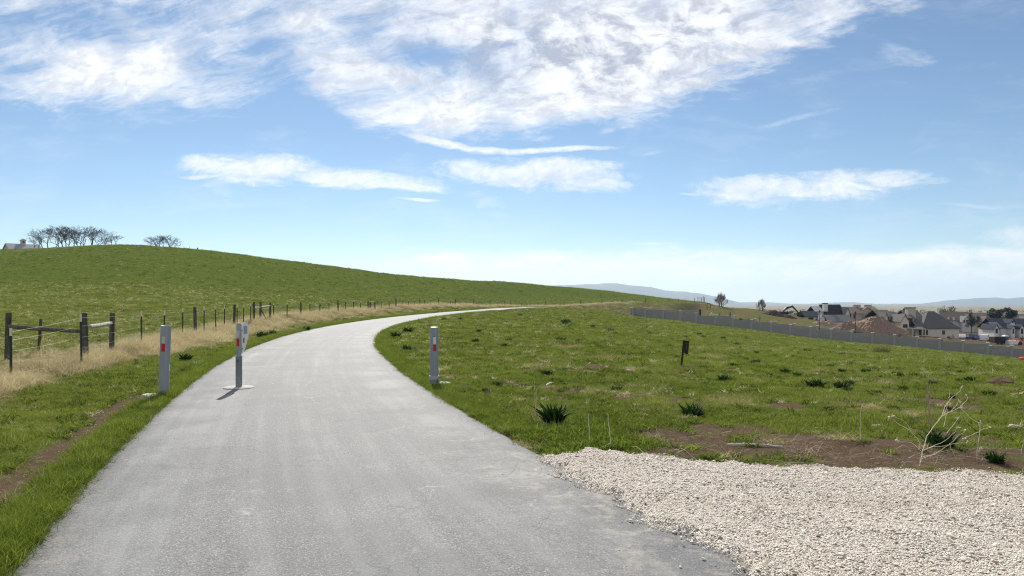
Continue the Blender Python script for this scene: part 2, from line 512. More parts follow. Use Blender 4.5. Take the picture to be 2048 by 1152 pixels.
lenses = [
    lens(5.1, 3.42, 1.65, 0.42, 0.30, 0.06, 1.7), lens(8.0, 3.72, 1.2, 0.16, 0.12, 0.11, 1.2), lens(4.0, 3.28, 0.5, 0.18, 0.2, 0.2, 1.4) * 0.9,
    lens(7.0, 3.60, 2.35, 0.25, 0.20, 0.085, 1.3),
    lens(4.35, 3.75, 0.6, 0.35, 0.35, 0.5, 2.2, 0.35, 1.7) * 0.5,
    lens(4.1, 3.53, 0.65, 0.05, 0.05, -0.01, 0.9) * 0.8,
    lens(10.8, 3.45, 2.05, 0.32, 0.36, 0.03, 1.7),
    lens(11.7, 3.66, 1.1, 0.2, 0.24, 0.06, 1.7) * 0.9, lens(9.55, 3.40, 0.7, 0.22, 0.22, 0.1, 0.9),
    lens(9.7, 3.95, 0.7, 0.35, 0.4, 0.5, 2.0, 0.35, 1.7) * 0.55,
    lens(10.9, 3.02, 1.7, 0.075, 0.085, -0.04, 0.8),
    lens(8.75, 2.85, 1.0, 0.12, 0.12, 0.24, 1.0), lens(9.7, 3.02, 0.8, 0.08, 0.08, 0.05, 0.8),
    lens(16.25, 3.73, 2.65, 0.36, 0.34, -0.03, 1.7),
    lens(15.2, 3.9, 1.1, 0.25, 0.35, 0.1, 1.9, 0.2, 1.4) * 0.7,
    lens(8.35, 4.01, 0.55, 0.05, 0.05, 0.03, 0.9, 0.0, 0.9) * 0.85,
    lens(13.8, 3.86, 0.35, 0.03, 0.03, 0.0, 0.9) * 0.5,
    lens(18.0, 1.1, 0.8, 0.3, 0.3, 0.2, 2.4, 0.2, 2.0) * 0.5,
    lens(16.1, 2.33, 1.0, 0.08, 0.08, -0.2, 1.6, 0.2, 1.6) * 0.4,
    lens(19.3, 4.13, 1.2, 0.05, 0.05, 0.05, 1.4, 0.2, 1.6) * 0.35,
    lens(13.1, 3.08, 0.3, 0.06, 0.06, -0.2, 1.6, 0.2, 1.5) * 0.35,
    lens(13.2, 4.86, 0.6, 0.06, 0.05, 0.0, 1.2, 0.1, 1.2) * 0.6,
    lens(20.3, 4.8, 1.1, 0.28, 0.3, 0.0, 1.6, 0.1, 1.2) * 0.6,
]
la = lenses[0]
for q in lenses[1:]:
    la = la.max(q)
# veil low over the horizon, thickest to the right
veil_top = 4.92 + (broad - 0.5) * 0.7 - g.smooth(U, 16.5, 21, 0.0, 0.1)
veil = g.smooth(Vv - veil_top + (fibre2 - 0.5) * 0.35, -0.05, 0.3) * g.smooth(U, 5.6, 9.5) * g.smooth(Vv, 7.0, 5.6, 0.55, 1.0)
veil = veil * (0.66 + (fibre2 - 0.5) * 1.6 + (puff - 0.5) * 1.3 + g.smooth(Vv - veil_top, 0.5, 0.1) * 0.18)
thin = g.smooth(fibre2 * 0.6 + broad * 0.6, 0.58, 0.95) * 0.22 * g.smooth(Vv, 6.0, 4.0)   # faint cirrus haze in the blue
overhead = g.noise(d, 2.2, 4.0, 0.6, 0.2)                     # unseen broken cloud added behind and overhead to whiten and brighten the fill
fill_cloud = g.smooth(overhead, 0.40, 0.58) * 0.8 * g.smooth(dy, 0.12, -0.05) * g.smooth(dz, -0.05, 0.1)
alpha = g.math('MULTIPLY', bank.max(la).max(veil).max(thin), front, True).max(fill_cloud)
# cloud brightness: lit rims, greyer thick undersides
thick = blob(12.6, 1.0, 2.3, 1.0) * 0.75 + blob(10.0, 1.2, 1.6, 0.7) * 0.6 + blob(11.0, 3.62, 1.2, 0.25) * 0.5 + blob(5.1, 3.6, 0.7, 0.16) * 0.4 + blob(15.6, 3.85, 0.9, 0.2) * 0.4 + blob(8.2, 0.6, 2.0, 0.7) * 0.45 + blob(14.4, 0.4, 0.8, 0.35) * 0.5
puff2 = g.noise(g.xyz(Uw * 1.5, Vw * 2.2, 4.1), 1.0, 8.0, 0.6, 0.15)
grey = g.math('MULTIPLY', thick, g.smooth(puff2, 0.34, 0.62), True)
inner = g.smooth(puff2 * 0.6 + fine * 0.4, 0.44, 0.60) * sheet
grey = g.math('ADD', grey * 0.75, inner * 0.45 + g.smooth(fibre, 0.42, 0.62) * 0.12, True)
ccol = g.mix(grey, (1.04, 1.05, 1.07), (0.47, 0.51, 0.62))
ck = g.node('ShaderNodeVectorMath', operation='SCALE')
g.put(ck.inputs[0], ccol); ck.inputs['Scale'].default_value = 0.70 / SKY_K
tinted = g.mix(1.0, V(g, sky.outputs[0]), (0.94, 0.985, 0.985), 'MULTIPLY')
final = g.mix(alpha, tinted, V(g, ck.outputs[0]))
g.put(bg.inputs['Color'], final)

world.cycles.sampling_method = 'MANUAL'
world.cycles.sample_map_resolution = 512
# ------------------------------------------------------------------ zones of the land
def sstep(x, a, b):
    t = np.clip((x - a) / (b - a), 0, 1)
    return t * t * (3 - 2 * t)

_np = RNG.uniform(0, 6.28, (6, 10)); _nd = RNG.uniform(0, 6.28, (6, 10))
def nz(x, y, wl, ch=0):
    """cheap smooth noise in [0,1]"""
    o = 0
    for k in range(10):
        w = wl * (0.5 + 0.13 * k)
        o = o + np.sin((x * math.cos(_nd[ch, k]) + y * math.sin(_nd[ch, k])) * 6.283 / w + _np[ch, k])
    return np.clip(0.5 + o / 10, 0, 1)

def rel(x, y):
    dr, _ = pldist(x, y, RC)
    df, arc = pldist(x, y, FC)
    return dr, -df, arc            # df: metres to the field side of the fence

# gravel pad outline on the ground (flat here)
def flat(px, py):
    Y = F * H / (py - HY)
    return ((px - CX) * Y / F, Y)
GRAVEL_TOP = [flat(*p) for p in [(1068, 922), (1105, 908), (1170, 900), (1250, 905), (1350, 915), (1500, 930), (1700, 936), (2048, 944), (2500, 955)]]
DIRT = [(1340, 868, 0.55, 0.45), (1460, 862, 0.6, 0.5), (1900, 912, 1.5, 0.32), (2150, 925, 1.5, 0.35), (1700, 890, 1.0, 0.45), (1300, 880, 0.5, 0.30), (1420, 885, 0.9, 0.55), (1600, 900, 1.3, 0.5), (1800, 925, 1.4, 0.25), (2000, 930, 1.2, 0.22), (1380, 905, 0.5, 0.3), (1500, 870, 0.7, 0.3), (1720, 910, 0.8, 0.4)]
PATCH = [(1200, 735, 1.0, 1.6, .8), (1110, 688, 1.5, 2.2, .6), (1570, 812, 0.45, 0.5, .9), (1350, 796, 0.6, 0.5, .6), (1130, 775, 0.8, 0.5, .7), (1240, 770, .6, .5, .6), (1400, 865, 1.0, .5, .5),
         (880, 680, 0.5, 1.2, .6), (930, 700, .6, 1.0, .5), (2005, 763, .3, .4, .9), (1930, 795, 0.6, 0.4, .8), (1520, 752, .6, .8, .5), (1830, 800, .8, .5, .5), (1290, 745, .7, .8, .5)]
_dirt = [(flat(p[0], p[1]), p[2], p[3]) for p in DIRT]
_patch = []
for p in PATCH:
    q = hit(p[0], p[1]); _patch.append((q, p[2], p[3], p[4]))

def gravel_side(x, y):
    """signed amount inside the gravel pad (metres, positive inside)"""
    dr, _ = pldist(x, y, RC)
    gx = np.array([p[0] for p in GRAVEL_TOP] + [30.0]); gy = np.array([p[1] for p in GRAVEL_TOP] + [5.0])
    wob = 0.05 * np.sin(x * 9.0) + 0.04 * np.sin(x * 23.0 + 1) + 0.03 * np.sin(y * 17 + x * 6)
    top = np.interp(x, gx, gy) - y + wob
    lft = dr - (RHW - 0.20) + 0.06 * np.sin(y * 5.0) + 0.04 * np.sin(y * 13 + 2) + 0.02 * np.sin(y * 31)
    return np.minimum(top, lft)

def zones(x, y):
    """dry straw, bare soil, lush, green tone (0..1 each)"""
    x = np.asarray(x, float).ravel(); y = np.asarray(y, float).ravel()
    dr, df, arc = rel(x, y)
    e = -dr - RHW                                   # metres left of the asphalt
    yl = np.maximum(y, 1); px = CX + F * x / yl
    n1, n2, n3 = nz(x, y, 3.0, 0), nz(x, y, 9.0, 1), nz(x, y, 1.1, 2)
    dry = np.zeros_like(x); soil = np.zeros_like(x); lush = np.zeros_like(x)
    leftside = (dr < 0)
    # straw along the fence
    b = np.exp(-((df + 0.35) / (1.15 + 0.004 * y)) ** 2)
    b = np.where(df < 0, np.exp(-((df) / (0.7 + 1.1 * sstep(y, 18, 28) - 0.4 * sstep(y, 40, 90) + 1.6 * sstep(y, 120, 190))) ** 2), np.exp(-(df / (0.8 + 1.8 * sstep(27 - y, 0, 8))) ** 2))
    dry = np.where(leftside | (y > 120), np.maximum(dry, b * (0.75 + 0.5 * n3)), dry)
    # verge mottled between straw and path
    ver = leftside & (df < 0)
    dry = np.where(ver, np.maximum(dry, 0.6 * sstep(y, 20, 60) * sstep(n1 + 0.25, 0.35, 0.8) * sstep(e, 0.7, 2.0)), dry)
    dry = np.where(ver & (y < 22), np.maximum(dry, 0.75 * sstep(n1 + 0.35 * n3, 0.62, 0.95) * sstep(e, 1.6, 3.0)), dry)
    # field: pale tufts in the near part, fewer up the slope
    fld = leftside & (df > 0)
    dry = np.where(fld, np.maximum(dry, 0.20 * sstep(60 - df, 0, 50) + 0.22 * sstep(n1 * 0.6 + n3 * 0.4, 0.5, 0.85) * sstep(70 - df, 0, 50)), dry)
    # brownish crown of the hill below the trees
    cr = np.exp(-((px - 110) / 130) ** 2) * sstep(y, 150, 190)
    dry = np.maximum(dry, 0.8 * cr * sstep(n1 + n2, 0.8, 1.3))
    # bank beyond the meadow, building land beyond the wall
    bank = sstep(px, 1085, 1160) * sstep(y, 146, 160) * (df < 0.5) * (df > -60)
    dry = np.maximum(dry, bank * 0.50 * (0.5 + 0.7 * n1))
    wl = np.interp(px, [1262, 1330, 1400, 1523, 1640, 1750, 1900, 2048, 2600], [158, 156, 152, 145, 137, 132, 126, 120, 108])
    beyond = sstep(px, 1262, 1275) * (y > wl) * (df < 0.5)
    dry = np.where(beyond > 0.5, 0.28 + 0.30 * n1, dry)
    soil = np.where(beyond > 0.5, 0.20 + 0.4 * sstep(px, 1500, 1640) + 0.2 * n3 + 0.3 * sstep(n2, 0.5, 0.8), soil)
    soil = np.where(bank > 0.5, 0.36 + 0.3 * n3 * n1, soil)
    # meadow right of the path
    mead = (dr > 0) & (beyond < 0.5) & (bank < 0.5)
    for q, a, bb, k in _patch:
        w = np.exp(-((x - q.x) / a) ** 2 - ((y - q.y) / bb) ** 2) * k
        soil = np.maximum(soil, w * sstep(n3 + 0.9 * w, 0.45, 1.0))
    dry = np.where(mead, np.maximum(dry, 0.62 * sstep(n1 * 0.6 + n3 * 0.4, 0.56, 0.80) + 0.35 * soil), dry)
    mott = sstep(0.55 * nz(x, y, 2.4, 3) + 0.45 * nz(x, y, 0.8, 4), 0.56, 0.76) * 0.75 * sstep(nz(x, y, 7.0, 5), 0.32, 0.60)
    soil = np.where(mead, np.maximum(soil, mott), soil)
    for (qx, qy), a, bb in _dirt:
        w = np.exp(-((x - qx) / a) ** 2 - ((y - qy) / bb) ** 2)
        soil = np.maximum(soil, np.clip(w * 1.4 * (0.30 + 1.15 * nz(x, y, 0.7, 2) * (0.5 + n3)), 0, 1))
    # worn strip beside the path and the lush edge
    near = sstep(15 - y, 0, 4)
    strip = np.exp(-((e - 0.56 - 0.06 * np.sin(y * 1.3)) / 0.25) ** 2) * near * (0.55 + 0.45 * sstep(n3 + 0.2 * n1, 0.15, 0.45)) * leftside
    soil = np.maximum(soil, strip * 1.0)
    lush = np.exp(-((np.maximum(e, 0) - 0.05) / 0.22) ** 2) * leftside * (e > -0.3)
    er = dr - RHW
    lush = np.maximum(lush, 0.8 * np.exp(-((er - 0.1) / 0.4) ** 2) * (er > -0.3) * (dr > 0) * (y > 7.7) * (y < 30))
    clover = np.exp(-((x - 0.9) / 0.9) ** 2 - ((y - 8.6) / 0.9) ** 2)
    lush = np.maximum(lush, clover * (1 - soil))
    tone = np.clip(0.5 * n2 + 0.5 * n1, 0, 1)
    farv = sstep(y, 330, 480)
    dry = np.maximum(dry, 0.7 * farv); soil = np.maximum(soil, 0.3 * farv)
    return np.clip(dry, 0, 1), np.clip(soil, 0, 1), np.clip(lush, 0, 1), tone

# ------------------------------------------------------------------ ground sheet
def make_ground():
    ang = list(np.arange(-63, 63.01, 0.16))
    ang += list(np.arange(66, 294.1, 4.0))
    ang = np.radians(np.array(ang))
    rr = [0.6]
    while rr[-1] < 300: rr.append(rr[-1] * 1.0165 + 0.004)
    while rr[-1] < 12800: rr.append(rr[-1] * 1.055)
    rr = np.array(rr)
    A, R = np.meshgrid(ang, rr)
    X, Y = (R * np.sin(A)).ravel(), (R * np.cos(A)).ravel()
    Z = hgt(X, Y)
    near = Y < 215
    dr = np.full(X.shape, 99.0)
    d_, _ = pldist(X[near], Y[near], RC)
    dr[near] = d_
    Z = Z - 0.16 * (1 - sstep(np.abs(dr), RHW - 0.75, RHW - 0.12)) - 0.004
    na, nr = len(ang), len(rr)
    verts = np.stack([X, Y, Z], 1)
    idx = np.arange(na * nr).reshape(nr, na)
    nxt = np.roll(idx, -1, axis=1)
    a, b, c, d = idx[:-1], nxt[:-1], nxt[1:], idx[1:]
    quads = np.stack([a, d, c, b], -1).reshape(-1, 4)
    me = bpy.data.meshes.new('ground')
    nv = len(verts) + 1
    me.vertices.add(nv)
    me.vertices.foreach_set('co', np.vstack([verts, [[0, 0, 0]]]).ravel())
    tris = np.stack([idx[0], nxt[0], np.full(na, nv - 1)], -1)
    loops = np.concatenate([quads.ravel(), tris.ravel()])
    me.loops.add(len(loops)); me.loops.foreach_set('vertex_index', loops.astype(np.int32))
    starts = np.concatenate([np.arange(len(quads)) * 4, len(quads) * 4 + np.arange(len(tris)) * 3])
    me.polygons.add(len(starts)); me.polygons.foreach_set('loop_start', starts.astype(np.int32))
    me.update(calc_edges=True); me.validate()
    dry, soil, lush, tone = zones(X, Y)
    for nm, ar in (('dry', dry), ('soil', soil), ('lush', lush), ('tone', tone)):
        at_ = me.attributes.new(nm, 'FLOAT', 'POINT')
        at_.data.foreach_set('value', np.append(ar, 0).astype(np.float32))
    me.shade_smooth()
    o = bpy.data.objects.new('ground', me)
    COL.objects.link(o)
    o['kind'] = 'structure'
    m, g, out = new_mat('turf_and_soil')
    P = g.pos()
    dryA, soilA, lushA, toneA = g.attr('dry'), g.attr('soil'), g.attr('lush'), g.attr('tone')
    n1 = g.noise(P, 0.55, 6, 0.65)
    n2 = g.noise(P, 6.0, 6, 0.7)
    n3 = g.noise(P, 40.0, 5, 0.7)
    green = g.mix(n2, (0.040, 0.066, 0.013), (0.135, 0.172, 0.036))
    green = g.mix(g.smooth(n1, 0.35, 0.7) * 0.6, green, (0.085, 0.108, 0.026))
    green = g.mix(lushA * 0.6, green, (0.05, 0.11, 0.012))
    straw = g.mix(n2, (0.17, 0.13, 0.065), (0.38, 0.31, 0.19))
    earth = g.mix(n3, (0.040, 0.026, 0.017), (0.165, 0.118, 0.083))
    earth = g.mix(g.smooth(n2, 0.5, 0.75) * 0.5, earth, (0.28, 0.225, 0.17))
    dm = g.smooth(dryA + (n2 - 0.5) * 0.7 + (n1 - 0.5) * 0.3, 0.25, 0.85)
    sm = g.smooth(soilA + (n2 - 0.5) * 0.55, 0.28, 0.6)
    col = g.mix(dm, green, straw)
    col = g.mix(sm, col, earth)
    hgt_ = n2 * 0.6 + n3 * 0.4
    b = bsdf(g, col, 0.95, 0, 0.0, g.bump(hgt_, 0.6, 0.05))
    g.t.links.new(b.outputs[0], out.inputs[0])
    me.materials.append(m)
    return o
ground = make_ground()

# ------------------------------------------------------------------ asphalt path
def make_road():
    pl = resample(ROAD, 0.25)
    t = np.gradient(pl, axis=0); t /= np.linalg.norm(t, axis=1)[:, None]
    nrm = np.stack([t[:, 1], -t[:, 0]], 1)                 # to the right
    s = np.concatenate([[0], np.cumsum(np.linalg.norm(np.diff(pl, axis=0), axis=1))])
    offs = np.array([-1.0, -1.0, -0.97, -0.6, -0.3, 0, 0.3, 0.6, 0.97, 1.0, 1.0]) * RHW
    dzo = np.array([-0.12, 0.004, 0.022, 0.03, 0.034, 0.036, 0.034, 0.03, 0.022, 0.004, -0.12])
    rg = np.random.default_rng(3)
    wob = np.convolve(rg.normal(0, 1, len(pl) + 8), np.ones(5) / 5, 'same')[4:-4]
    wob2 = np.convolve(rg.normal(0, 1, len(pl) + 8), np.ones(5) / 5, 'same')[4:-4]
    V_, UV, Fc = [], [], []
    zc = hgt0(pl[:, 0], pl[:, 1])
    n = len(offs)
    for i in range(len(pl)):
        for k in range(n):
            w = (wob[i] if k < 3 else wob2[i] if k > n - 4 else 0) * 0.035
            o_ = offs[k] + w
            V_.append((pl[i, 0] + nrm[i, 0] * o_, pl[i, 1] + nrm[i, 1] * o_, zc[i] + dzo[k]))
            UV.append((offs[k] + 3, s[i]))
    for i in range(len(pl) - 1):
        for k in range(n - 1):
            Fc.append((i * n + k, i * n + k + 1, (i + 1) * n + k + 1, (i + 1) * n + k))
    me = bpy.data.meshes.new('path')
    me.from_pydata(V_, [], Fc)
    uvl = me.uv_layers.new(name='UVMap')
    li = np.zeros(len(me.loops), np.int32); me.loops.foreach_get('vertex_index', li)
    uvl.data.foreach_set('uv', np.array(UV, np.float32)[li].ravel())
    me.shade_smooth(); me.set_sharp_from_angle(angle=math.radians(50))
    o = bpy.data.objects.new('path', me); COL.objects.link(o); o['kind'] = 'structure'
    m, g, out = new_mat('worn_asphalt')
    uv = g.coord('UV'); P = g.pos()
    u, v, _ = g.sep(uv)
    ac = g.math('ABSOLUTE', u - 3.0)
    fine = g.noise(P, 55, 6, 0.75)
    spk = g.voronoi(P, 130, 'F1', 1)
    sr, _, _ = [V(g, q) for q in (lambda n: (g.put(n.inputs[0], spk), n.outputs[:3])[1])(g.node('ShaderNodeSeparateColor'))]
    broadn = g.noise(P, 0.7, 5, 0.6)
    streak = g.noise(g.xyz(u * 5.0, v * 0.12, 0.0), 1.0, 4, 0.6)
    mid = g.noise(P, 4.5, 6, 0.7)
    base = g.mix(g.smooth(fine, 0.30, 0.70), (0.046, 0.048, 0.049), (0.182, 0.185, 0.184))
    base = g.mix(g.smooth(sr, 0.78, 1.0) * 0.65, base, (0.42, 0.41, 0.39))
    base = g.mix(g.smooth(sr, 0.22, 0.0) * 0.8, base, (0.03, 0.03, 0.03))
    # dusty pale wheel lines and margins, outer edge darkened to paint its shadow strip
    wheel = g.math('EXPONENT', g.math('POWER', (ac - 1.55) / 0.35, 2.0) * -1.0)
    dust = g.math('ADD', wheel * 0.38 * g.smooth(broadn, 0.3, 0.65), g.smooth(streak, 0.42, 0.72) * 0.34, True)
    base = g.mix(dust, base, (0.27, 0.272, 0.268))
    base = g.mix(g.smooth(mid, 0.56, 0.78) * 0.35, base, (0.28, 0.283, 0.28))
    base = g.mix(g.smooth(broadn, 0.60, 0.38) * 0.45, base, (0.085, 0.09, 0.092))
    edge_ = g.smooth(ac + (mid - 0.5) * 0.3, 1.93, 2.14)
    base = g.mix(edge_ * 0.75, base, (0.075, 0.076, 0.08))
    # grit and pale dust carried in from the gravel on the right and the worn strip on the left
    px_, py_, _z = g.sep(P)
    grit = g.noise(P, 3.2, 7, 0.72); grit2 = g.noise(P, 14.0, 5, 0.7)
    gm = g.smooth(u - 3.0, 0.75, 1.95) * g.smooth(py_, 9.5, 7.0) * g.smooth(grit * 0.6 + grit2 * 0.4, 0.46, 0.66)
    base = g.mix(gm * 0.75, base, (0.40, 0.36, 0.30))
    lm = g.smooth(3.0 - u, 1.5, 2.1) * g.smooth(py_, 8.0, 4.5) * g.smooth(grit * 0.5 + grit2 * 0.5, 0.48, 0.64)
    base = g.mix(lm * 0.6, base, (0.30, 0.25, 0.20))
    chalk = g.smooth(g.voronoi(V(g, g.mapping(P, (1.6, 1.1, 1.0)).s), 1.0, 'DISTANCE_TO_EDGE', 0) , 0.02, 0.008) * g.smooth(g.noise(P, 1.1, 2, 0.5), 0.56, 0.64) * g.smooth(grit2, 0.45, 0.6)
    base = g.mix(chalk * 0.4, base, (0.46, 0.45, 0.42))
    # hairline cracks
    wv = g.node('ShaderNodeVectorMath', operation='ADD')
    nn = g.node('ShaderNodeTexNoise'); g.put(nn.inputs['Vector'], P); nn.inputs['Scale'].default_value = 1.6; nn.inputs['Detail'].default_value = 5
    sc_ = g.node('ShaderNodeVectorMath', operation='SCALE'); g.put(sc_.inputs[0], nn.outputs['Color']); sc_.inputs['Scale'].default_value = 1.1
    g.put(wv.inputs[0], P); g.put(wv.inputs[1], sc_.outputs[0])
    cr = g.voronoi(V(g, wv.outputs[0]), 1.15, 'DISTANCE_TO_EDGE', 0)
    cmask = g.smooth(cr, 0.011, 0.003) * g.smooth(g.noise(P, 0.9, 3, 0.5), 0.47, 0.6)
    base = g.mix(cmask * 0.45, base, (0.05, 0.05, 0.05))
    hh = fine * 0.7 + sr * 0.5 - cmask * 0.6
    b = bsdf(g, base, 0.75, 0, 0.38, g.bump(hh, 0.45, 0.008))
    g.t.links.new(b.outputs[0], out.inputs[0])
    me.materials.append(m)
    return o
road = make_road()

# ------------------------------------------------------------------ gravel pad
def pad_rise(X, Y, gs):
    t = sstep(gs, -0.02, 0.20)
    return -0.036 * (1 - t) + t * (0.034 + 0.014 * (nz(X, Y, 0.7, 3) - 0.5) * 2 + 0.006 * (nz(X, Y, 0.2, 4) - 0.5) * 2)

def make_gravel_pad():
    st = 0.05
    xs = np.arange(-1.6, 14, st); ysv = np.arange(-6, 8.6, st)
    xs = np.concatenate([xs[xs < 7], np.arange(7, 14, 0.3)])
    X, Y = np.meshgrid(xs, ysv)
    gs = gravel_side(X.ravel(), Y.ravel()).reshape(X.shape)
    dr, _ = pldist(X.ravel(), Y.ravel(), RC); dr = dr.reshape(X.shape)
    base = np.where(np.abs(dr) < RHW + 0.02, hgt0(X, Y) + 0.03, hgt(X, Y))
    Z = base + pad_rise(X, Y, gs)
    keep = gs > -0.04
    vid = -np.ones(X.shape, int)
    cells = keep[:-1, :-1] & keep[1:, :-1] & keep[:-1, 1:] & keep[1:, 1:]
    used = np.zeros(X.shape, bool)
    used[:-1, :-1] |= cells; used[1:, :-1] |= cells; used[:-1, 1:] |= cells; used[1:, 1:] |= cells
    vid[used] = np.arange(used.sum())
    vs = np.stack([X[used], Y[used], Z[used]], 1)
    jj, ii = np.nonzero(cells)
    fs = np.stack([vid[jj, ii], vid[jj, ii + 1], vid[jj + 1, ii + 1], vid[jj + 1, ii]], 1)
    me = bpy.data.meshes.new('gravel_ground')
    me.from_pydata(vs.tolist(), [], fs.tolist())
    me.shade_smooth()
    o = bpy.data.objects.new('gravel_ground', me); COL.objects.link(o); o['kind'] = 'structure'
    m, g, out = new_mat('crushed_stone')
    P = g.pos()
    cc = g.voronoi(P, 85, 'F1', 1)
    n_ = g.node('ShaderNodeSeparateColor'); g.put(n_.inputs[0], cc)
    a, b2, c2 = [V(g, q) for q in n_.outputs[:3]]
    dd = g.voronoi(P, 85, 'F1', 0)
    col = g.mix(a, (0.52, 0.46, 0.38), (0.78, 0.73, 0.65))
    col = g.mix(g.smooth(b2, 0.86, 0.95), col, (0.30, 0.19, 0.14))
    col = g.mix(g.smooth(c2, 0.9, 0.97), col, (0.16, 0.14, 0.12))
    n2 = g.noise(P, 2.2, 5, 0.6)
    col = g.mix(g.smooth(n2, 0.55, 0.75) * 0.3, col, (0.42, 0.34, 0.26))
    b = bsdf(g, col, 0.9, 0, 0.2, g.bump(dd * -1.0, 0.9, 0.02))
    g.t.links.new(b.outputs[0], out.inputs[0])
    me.materials.append(m)
    return o
pad = make_gravel_pad()

# ------------------------------------------------------------------ mountains and air
def make_mountains(name, ridge, Yr, seed, col):
    pxs = np.arange(ridge[0][0], ridge[-1][0] + 0.1, 5.0)
    ry = np.interp(pxs, [p[0] for p in ridge], [p[1] for p in ridge])
    rg = np.random.default_rng(seed)
    ry = ry + np.convolve(rg.normal(0, 1.0, len(pxs)), np.ones(3) / 3, 'same') * 0.6
    prof = [(-0.2, 0.0), (-0.17, 0.12), (-0.14, 0.28), (-0.11, 0.42), (-0.08, 0.60), (-0.05, 0.78), (-0.02, 0.94), (0.0, 1.0), (0.05, 0.85), (0.1, 0.6), (0.16, 0.3), (0.24, 0.0)]
    vs, fs = [], []
    n = len(prof)
    sp = np.zeros((len(pxs), n))
    for k in range(n):
        sp[:, k] = np.convolve(rg.normal(0, 1, len(pxs) + 12), np.ones(7) / 7, 'same')[6:-6]
    for i, px in enumerate(pxs):
        zr = zpx(ry[i], Yr)
        for k, (dy_, hf) in enumerate(prof):
            Y = Yr * (1 + dy_)
            amp = 0.16 * (1 - abs(hf * 2 - 1))
            hq = hf + sp[i, k] * amp
            vs.append(((px - CX) * Y / F, Y, -62 + (zr + 62) * max(0, hq)))
    for i in range(len(pxs) - 1):
        for k in range(n - 1):
            fs.append((i * n + k, (i + 1) * n + k, (i + 1) * n + k + 1, i * n + k + 1))
    me = bpy.data.meshes.new(name); me.from_pydata(vs, [], fs); me.shade_smooth()
    me.materials.append(col)
    o = bpy.data.objects.new(name, me); COL.objects.link(o); o['kind'] = 'structure'
    return o
m_mtn = simple('mountain_scrub', (0.10, 0.10, 0.07), 0.95, vary=0.5, scale=0.004)
make_mountains('mountains', [(900, 574), (1000, 572), (1100, 571), (1140, 570), (1180, 568), (1218, 566), (1235, 566.5), (1262, 571), (1300, 574), (1330, 581), (1360, 583), (1400, 587),
                             (1440, 594), (1470, 603), (1500, 609), (1540, 613)], 8200, 5, m_mtn)
make_mountains('mountains', [(1380, 608), (1450, 606), (1500, 604), (1560, 606), (1600, 609), (1650, 606), (1700, 604), (1760, 609), (1820, 608.5), (1860, 605), (1890, 601), (1920, 598.5),
                             (1950, 596.5), (1990, 595), (2015, 597), (2048, 593.5), (2150, 588), (2300, 592), (2700, 600), (3300, 596)], 10000, 9, m_mtn)

def make_haze():
    me = bpy.data.meshes.new('haze')
    x0, x1, y0, y1, z0, z1 = -13500, 13500, -13500, 13500, -64, 262
    vs = [(x, y, z) for z in (z0, z1) for y in (y0, y1) for x in (x0, x1)]
    me.from_pydata(vs, [], [(0, 2, 3, 1), (4, 5, 7, 6), (0, 1, 5, 4), (2, 6, 7, 3), (0, 4, 6, 2), (1, 3, 7, 5)])
    o = bpy.data.objects.new('haze', me); COL.objects.link(o)
    o['kind'] = 'stuff'; o['label'] = 'pale blue haze in the air before the far mountains'; o['category'] = 'haze'
    m = bpy.data.materials.new('haze_air'); m.use_nodes = True
    m.node_tree.nodes.clear(); g = G(m.node_tree)
    out = g.node('ShaderNodeOutputMaterial')
    v = g.node('ShaderNodeVolumePrincipled')
    v.inputs['Color'].default_value = (0.60, 0.79, 1.0, 1)
    v.inputs['Density'].default_value = HAZE
    v.inputs['Anisotropy'].default_value = 0.4
    g.t.links.new(v.outputs[0], out.inputs['Volume'])
    me.materials.append(m)
    return o
HAZE = 0.72e-4
haze = make_haze()
# ------------------------------------------------------------------ grass, straw and stones (uncountable ground cover)
def blade_mat(name, lo, hi, dry_lo, dry_hi, trans=0.45):
    m, g, out = new_mat(name)
    tint, dry = g.attr('tint', 'INSTANCER'), g.attr('dryness', 'INSTANCER')
    own = g.attr('own')
    t = g.math('ADD', tint * 0.5, own * 0.5, True)
    green = g.mix(t, lo, hi)
    straw = g.mix(t, dry_lo, dry_hi)
    f = g.smooth(dry + (own - 0.5) * 0.7, 0.3, 0.7)
    c = g.mix(f, green, straw)
    b = bsdf(g, c, 0.9, 0, 0.0)
    tr = g.node('ShaderNodeBsdfTranslucent'); g.put(tr.inputs['Color'], g.mix(0.35, c, (0.16, 0.22, 0.02)) if trans > 0.4 else c)
    mx = g.node('ShaderNodeMixShader'); mx.inputs[0].default_value = trans
    g.t.links.new(b.outputs[0], mx.inputs[1]); g.t.links.new(tr.outputs[0], mx.inputs[2])
    g.t.links.new(mx.outputs[0], out.inputs[0])
    return m

